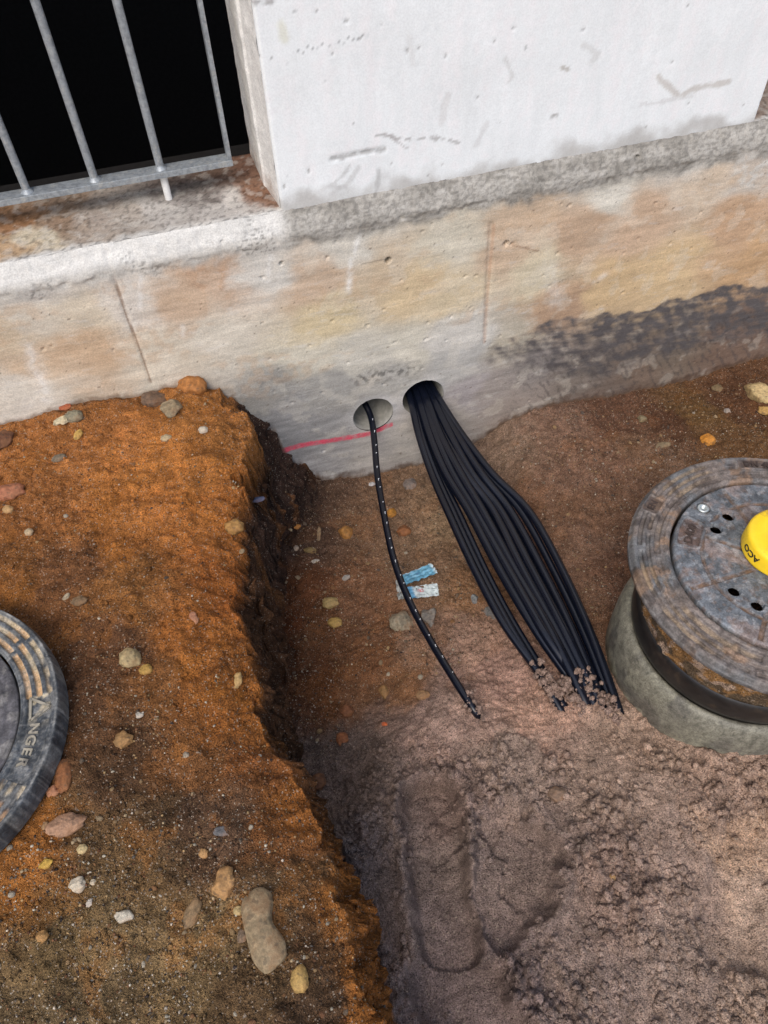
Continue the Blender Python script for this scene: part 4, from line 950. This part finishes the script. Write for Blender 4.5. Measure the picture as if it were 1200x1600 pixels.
# concrete crumbs and chips
for px, py, w, h, rot, rgb, lab in [
    (627,975,38,34,0,(150,142,122),'crumbled concrete lump left of the single cable'),
    (671,968,26,36,10,(146,142,134),'grey concrete lump right of the single cable'),
    (768,958,25,20,-35,(116,120,120),'wet grey stone chip beside the cable bundle'),
    (742,936,13,16,5,(140,150,154),'small square grey chip left of the bundle')]:
    stone(px, py, w, h, rot, rgb, lab, ang=.95, flat=.7, amp=.16, name='rubble', cat='rubble')
stone(398, 776, 30, 11, -5, (70, 92, 128), 'dark blue plastic shard in the dark corner of the trench', ang=.95, flat=.3, name='plastic_shard', cat='litter')
o = stone(582, 757, 13, 9, -10, (212, 212, 214), 'white triangular chip by the cable at the wall foot', ang=.95, flat=.5, name='rubble', cat='rubble')

# wrapper litter: two crumpled pieces, thin but real sheets
def sheet(name, corners, lab, tf, seed, lift=.006, amp=.004):
    P4 = [drop(*c) for c in corners]; n, m = 40, 24; U, Vv = np.meshgrid(np.linspace(0, 1, n), np.linspace(0, 1, m))
    P = sum(w[..., None]*p for w, p in zip(((1-U)*(1-Vv), U*(1-Vv), U*Vv, (1-U)*Vv), P4))
    e = 1+fbm(U*2, Vv*2, 3, 2, seed+5)*.0
    z = np.maximum(P[..., 2], 0)+lift+amp*fbm(U*1.5, Vv, 4, 3, seed)+amp*.8*np.abs(fbm(U+Vv*.3, Vv*.3, 5, 2, seed+1))
    z = z+.003
    P = P.copy(); P[..., 2] = z; P[..., 0] += fbm(U, Vv, 6, 2, seed+3)*.0015; P[..., 1] += fbm(U, Vv, 7, 2, seed+4)*.0018
    c0 = P.reshape(-1, 3).mean(0); top = P.reshape(-1, 3)-c0; bot = top-[0, 0, .0006]
    f1 = grid_faces(m, n); V = np.vstack([top, bot]); k = n*m
    f2 = f1[:, ::-1]+k
    b = list(range(n))+[i*n+n-1 for i in range(1, m)]+[(m-1)*n+i for i in range(n-2, -1, -1)]+[i*n for i in range(m-2, 0, -1)]
    sd_ = [(b[i], b[(i+1) % len(b)], b[(i+1) % len(b)]+k, b[i]+k) for i in range(len(b))]
    t = tf(U, Vv).reshape(-1, 3)
    o = mesh_np(name, V, np.vstack([f1, f2, np.array(sd_)]), M_foil, None, np.vstack([t, t])); o.location = c0
    return tag(o, lab, 'litter')
b = NB('printed_foil'); M_foil = b.fin(b.scale(b.attr(), b.rng(b.noise(120, 3), .3, .7, .85, 1.15)), .38, b.noise(60, 4), .2, .001, .5)
def t_blue(u, v):
    c = np.broadcast_to(lin((104, 160, 186)), u.shape+(3,)).copy(); k = sstep(.1, .0, v+.0*u)*.6+sstep(.9, 1, u)*.8; k = np.clip(k, 0, 1)[..., None]; c = c*(1-k)+lin((206, 214, 214))*k
    k = sstep(.12, .04, np.hypot((u-.45)*1.5, v-.45))[..., None]*.5; return c*(1-k)+lin((60, 90, 140))*k
def t_white(u, v):
    c = np.broadcast_to(lin((190, 200, 200)), u.shape+(3,)).copy(); k = sstep(.22, .1, u)[..., None]; c = c*(1-k)+lin((92, 150, 184))*k
    for cx in (.35, .455):
        d = np.hypot((u-cx)*1.9, (v-.42)*.9); k = band(d, .085, .05, .02)[..., None]*.8; c = c*(1-k)+lin((190, 60, 66))*k
    k = sstep(.1, .04, np.abs(u-.8)+.3*np.abs(v-.5))[..., None]*.4; return c*(1-k)+lin((110, 130, 130))*k
sheet('wrapper', [(629, 902), (673, 884), (684, 899), (632, 918)], 'crumpled pale blue foil wrapper piece beside the single cable', t_blue, 700)
sheet('wrapper', [(636, 920), (683, 914), (686, 933), (644, 938)], 'white wrapper piece with red print lying under the blue piece', t_white, 710, .003)
sheet('wrapper', [(618, 908), (634, 903), (638, 935), (622, 940)], 'torn whitish wrapper scrap left of the single cable', lambda u, v: np.broadcast_to(lin((170, 172, 168)), u.shape+(3,))*(1-.5*sstep(.0, .3, fbm(u, v, 5, 3, 720)))[..., None], 720, .002)

# ------------------------------------------------------------------ pebbles as individuals (copies), grit as stuff
def rnd_pts(n, poly, z):
    out = []
    xs = [p[0] for p in poly]; ys = [p[1] for p in poly]
    while len(out) < n:
        a, b = random.uniform(min(xs), max(xs)), random.uniform(min(ys), max(ys)); c = False; j = len(poly)-1
        for i in range(len(poly)):
            if (poly[i][1] > b) != (poly[j][1] > b) and a < (poly[j][0]-poly[i][0])*(b-poly[i][1])/(poly[j][1]-poly[i][1])+poly[i][0]: c = not c
            j = i
        if c: out.append(on_z(a, b, z)[:2])
    return np.array(out)
BANK = [(-20, 650), (330, 590), (370, 760), (360, 920), (380, 1000), (400, 1110), (460, 1220), (540, 1400), (600, 1560), (560, 1640), (-20, 1640), (-20, 1330), (60, 1300), (130, 1150), (110, 1020), (50, 950), (-20, 930)]
TRN = [(400, 780), (520, 765), (680, 745), (740, 880), (800, 980), (700, 1060), (560, 1090), (520, 1200), (440, 1080), (400, 960)]
RGT = [(760, 700), (850, 650), (1200, 580), (1200, 700), (1050, 730), (990, 820), (960, 920), (930, 980), (880, 860), (830, 780)]
LOW = [(330, 1270), (420, 1290), (560, 1500), (600, 1640), (-20, 1640), (-20, 1400), (160, 1200), (230, 1080)]
proto = []
for k in range(8):
    V = rockify(I2[0], 900+k, [.2, .8, .4, .9, .2, .6, .8, .3][k], .2)*[1, RNG.uniform(.6, .95), RNG.uniform(.5, .8)]
    me = bpy.data.meshes.new('pebble'); me.from_pydata([tuple(v) for v in V], [], [tuple(int(i) for i in f) for f in I2[1]]); me.polygons.foreach_set('use_smooth', np.ones(len(me.polygons), bool)); me.materials.append(M_stone); proto.append(me)
PAL = [(176,154,120),(150,108,70),(116,102,86),(200,190,168),(138,96,66),(168,138,98),(94,86,78),(184,152,106)]
CW = ['sandy', 'rust brown', 'grey brown', 'whitish', 'reddish', 'tan', 'dark grey', 'peach']
NAMED = []
for q in [o for o in bpy.data.objects if o.name.startswith('stone')]:
    sh = q['label']
    for w_ in (' crowning', ' at ', ' in ', ' below', ' beside', ' near', ' next', ' just', ' close', ' cut', ' under', ' touching', ' half', ' stuck', ' by ', ' on ', ' left ', ' right ', ' above', ' where', ', ', ' with', ' of ', ' right', ' lying'):
        if w_ in sh: sh = sh[:sh.index(w_)] if len(sh[:sh.index(w_)].split()) > 1 else sh
    if 2 <= len(sh.split()) <= 6: NAMED.append((q.location[0], q.location[1], sh))
cnt_ = {}
for q in NAMED: cnt_[q[2]] = cnt_.get(q[2], 0)+1
NAMED = [q for q in NAMED if cnt_[q[2]] == 1]; USED = set()
def where(x, y, k=0):
    a, b, n_ = sorted(NAMED, key=lambda q: (q[0]-x)**2+(q[1]-y)**2)[k]; dx, dy = x-a, y-b; d = math.hypot(dx, dy)
    side = ('right of' if dx > 0 else 'left of') if abs(dx) > abs(dy) else ('above' if dy > 0 else 'below')
    return ('just ' if d < .03 else '' if d < .09 else 'well ')+side+' the '+n_
def pebbles(n, poly, z, lab, grp, pal, s0, s1):
    pts = rnd_pts(n, poly, z); zs = H(pts[:, 0], pts[:, 1])
    for (x, y), zz_ in zip(pts, zs):
        o = bpy.data.objects.new('pebble', random.choice(proto)); COL.objects.link(o); s = s0*(s1/s0)**(random.random()**1.6)
        o.scale = (s, s, s); o.location = (x, y, zz_+s*.15); o.rotation_euler = (random.uniform(-.3, .3), random.uniform(-.3, .3), random.uniform(0, 6.28))
        c = random.choice(pal); o.color = (*[float(q) for q in lin(c, random.uniform(.7, 1.1))], 1)
        for k in range(7):
            lb = ('tiny ' if s < .0035 else 'small ')+CW[PAL.index(c)]+' pebble '+where(x, y, k)
            if lb not in USED: break
        USED.add(lb); tag(o, lb, 'pebble', grp)
pebbles(70, BANK, .43, 'small loose pebble scattered on the orange brown bank', 'pebbles on the bank', PAL, .002, .005)
pebbles(45, LOW, .43, 'small loose pebble scattered on the orange brown bank', 'pebbles on the bank', PAL, .0025, .007)
pebbles(80, TRN, .05, 'small pebble in the brown soil of the trench floor', 'pebbles on the trench floor', PAL, .0024, .0075)
pebbles(70, RGT, .08, 'small pebble in the brown grit between wall and chamber', 'pebbles by the right wall foot', PAL, .0024, .006)
def scatter(name, pts, sizes, cols, mat, lab, base=I1, sq=.65):
    n = len(pts); V0, F0 = base; k = len(V0)
    rot = RNG.uniform(0, 2*np.pi, n); jit = RNG.uniform(.65, 1.3, (n, k, 1)); ax = RNG.uniform(.6, 1.15, (n, 1, 3)); ax[..., 2] *= sq
    V = V0[None]*jit*ax*sizes[:, None, None]; c, s = np.cos(rot)[:, None], np.sin(rot)[:, None]
    X = V[..., 0]*c-V[..., 1]*s; Y = V[..., 0]*s+V[..., 1]*c
    z = H(pts[:, 0], pts[:, 1])
    P = np.stack([X+pts[:, :1], Y+pts[:, 1:2], V[..., 2]+(z+sizes*.2)[:, None]], -1).reshape(-1, 3)
    Fa = (F0[None]+(np.arange(n)*k)[:, None, None]).reshape(-1, 3)
    o = mesh_np(name, P, Fa, mat, None, np.repeat(cols, k, 0), False); return tag(o, lab, name.replace('_', ' '), kind='stuff')
pts = np.vstack([rnd_pts(3600, BANK, .43), rnd_pts(2600, LOW, .43), rnd_pts(4200, TRN, .05), rnd_pts(5600, RGT, .08)])
pts = pts[np.hypot(pts[:, 0]-LC[0], pts[:, 1]-LC[1]) > .238]; pts = pts[(np.hypot(pts[:, 0]-RC[0], pts[:, 1]-RC[1]) > .22)]
cl = fbm(pts[:, 0], pts[:, 1], 9, 3, 801); pts = pts[cl+RNG.uniform(-.5, .5, len(pts)) > -.15]
n = len(pts); sz = .0008*(3.6)**(RNG.random(n)**2.2)
pal = lin(PAL+[(214, 200, 180), (60, 50, 46), (110, 70, 44)]); cols = pal[RNG.integers(0, len(pal), n)]*RNG.uniform(.45, .85, (n, 1))
scatter('loose_grit', pts, sz, cols, M_grit, 'fine mixed grit strewn over the soil')
# crumbs of earth and sand, the colour of the ground they broke from
SAND = [(540, 1130), (760, 1140), (900, 1150), (980, 1140), (1200, 1190), (1230, 1640), (680, 1640), (600, 1480), (540, 1300), (500, 1180)]
sp = rnd_pts(9000, SAND, .14); keep = np.ones(len(sp), bool)
for pl, rd, dp in PRINTS:
    d, _ = seg_dist(sp[:, 0], sp[:, 1], pl); keep &= (d > rd*.95) | (RNG.random(len(sp)) < .12)
sp = sp[keep & (fbm(sp[:, 0], sp[:, 1], 5, 3, 74)+RNG.uniform(-.4, .4, len(sp)) > -.1)]
sp = sp[(np.hypot(sp[:, 0]-RC[0], sp[:, 1]-RC[1]) > .222)]
bp = np.vstack([rnd_pts(2600, BANK, .43), rnd_pts(1900, TRN, .05), rnd_pts(2200, RGT, .08)]); bp = bp[np.hypot(bp[:, 0]-LC[0], bp[:, 1]-LC[1]) > .24]
bp = bp[(np.hypot(bp[:, 0]-RC[0], bp[:, 1]-RC[1]) > .222)]
pts = np.vstack([sp, bp]); n = len(pts); sz = np.where(np.arange(n) < len(sp), .0017*(5.2)**(RNG.random(n)**2.1), .0014*(3.2)**(RNG.random(n)**2.4))
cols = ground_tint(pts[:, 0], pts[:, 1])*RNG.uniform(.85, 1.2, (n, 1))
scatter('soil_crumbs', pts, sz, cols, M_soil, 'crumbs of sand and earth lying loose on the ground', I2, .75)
# pale damp sand stuck on the bundle where it goes under
cp_ = []
for (a, b, c_, d_, n_) in [(838, 1040, 876, 1095, 46), (878, 1062, 912, 1110, 44), (905, 1045, 948, 1108, 46), (942, 1085, 972, 1128, 46), (730, 1088, 752, 1120, 16)]:
    for k in range(n_*3):
        t = random.random(); px_, py_ = a+(c_-a)*t+random.gauss(0, 6), b+(d_-b)*t+random.gauss(0, 6); cp_.append(at(px_, py_, .138-.016*t+random.gauss(0, .003)))
cp_ = np.array(cp_); n = len(cp_); V0, F0 = I2; k = len(V0); sz = .0012*6.0**(RNG.random(n)**1.8)
V = (V0[None]*RNG.uniform(.7, 1.3, (n, k, 1))*sz[:, None, None]+cp_[:, None]).reshape(-1, 3)
o = mesh_np('sand_lumps', V, (F0[None]+(np.arange(n)*k)[:, None, None]).reshape(-1, 3), M_soil, None, np.tile(lin((158, 134, 120)), (len(V), 1)))
tag(o, 'pale sand clinging to the cables where they sink into the ground', 'sand lumps', kind='stuff')
print('cover obj count', len(bpy.data.objects), 'verts', sum(len(m.vertices) for m in bpy.data.meshes))
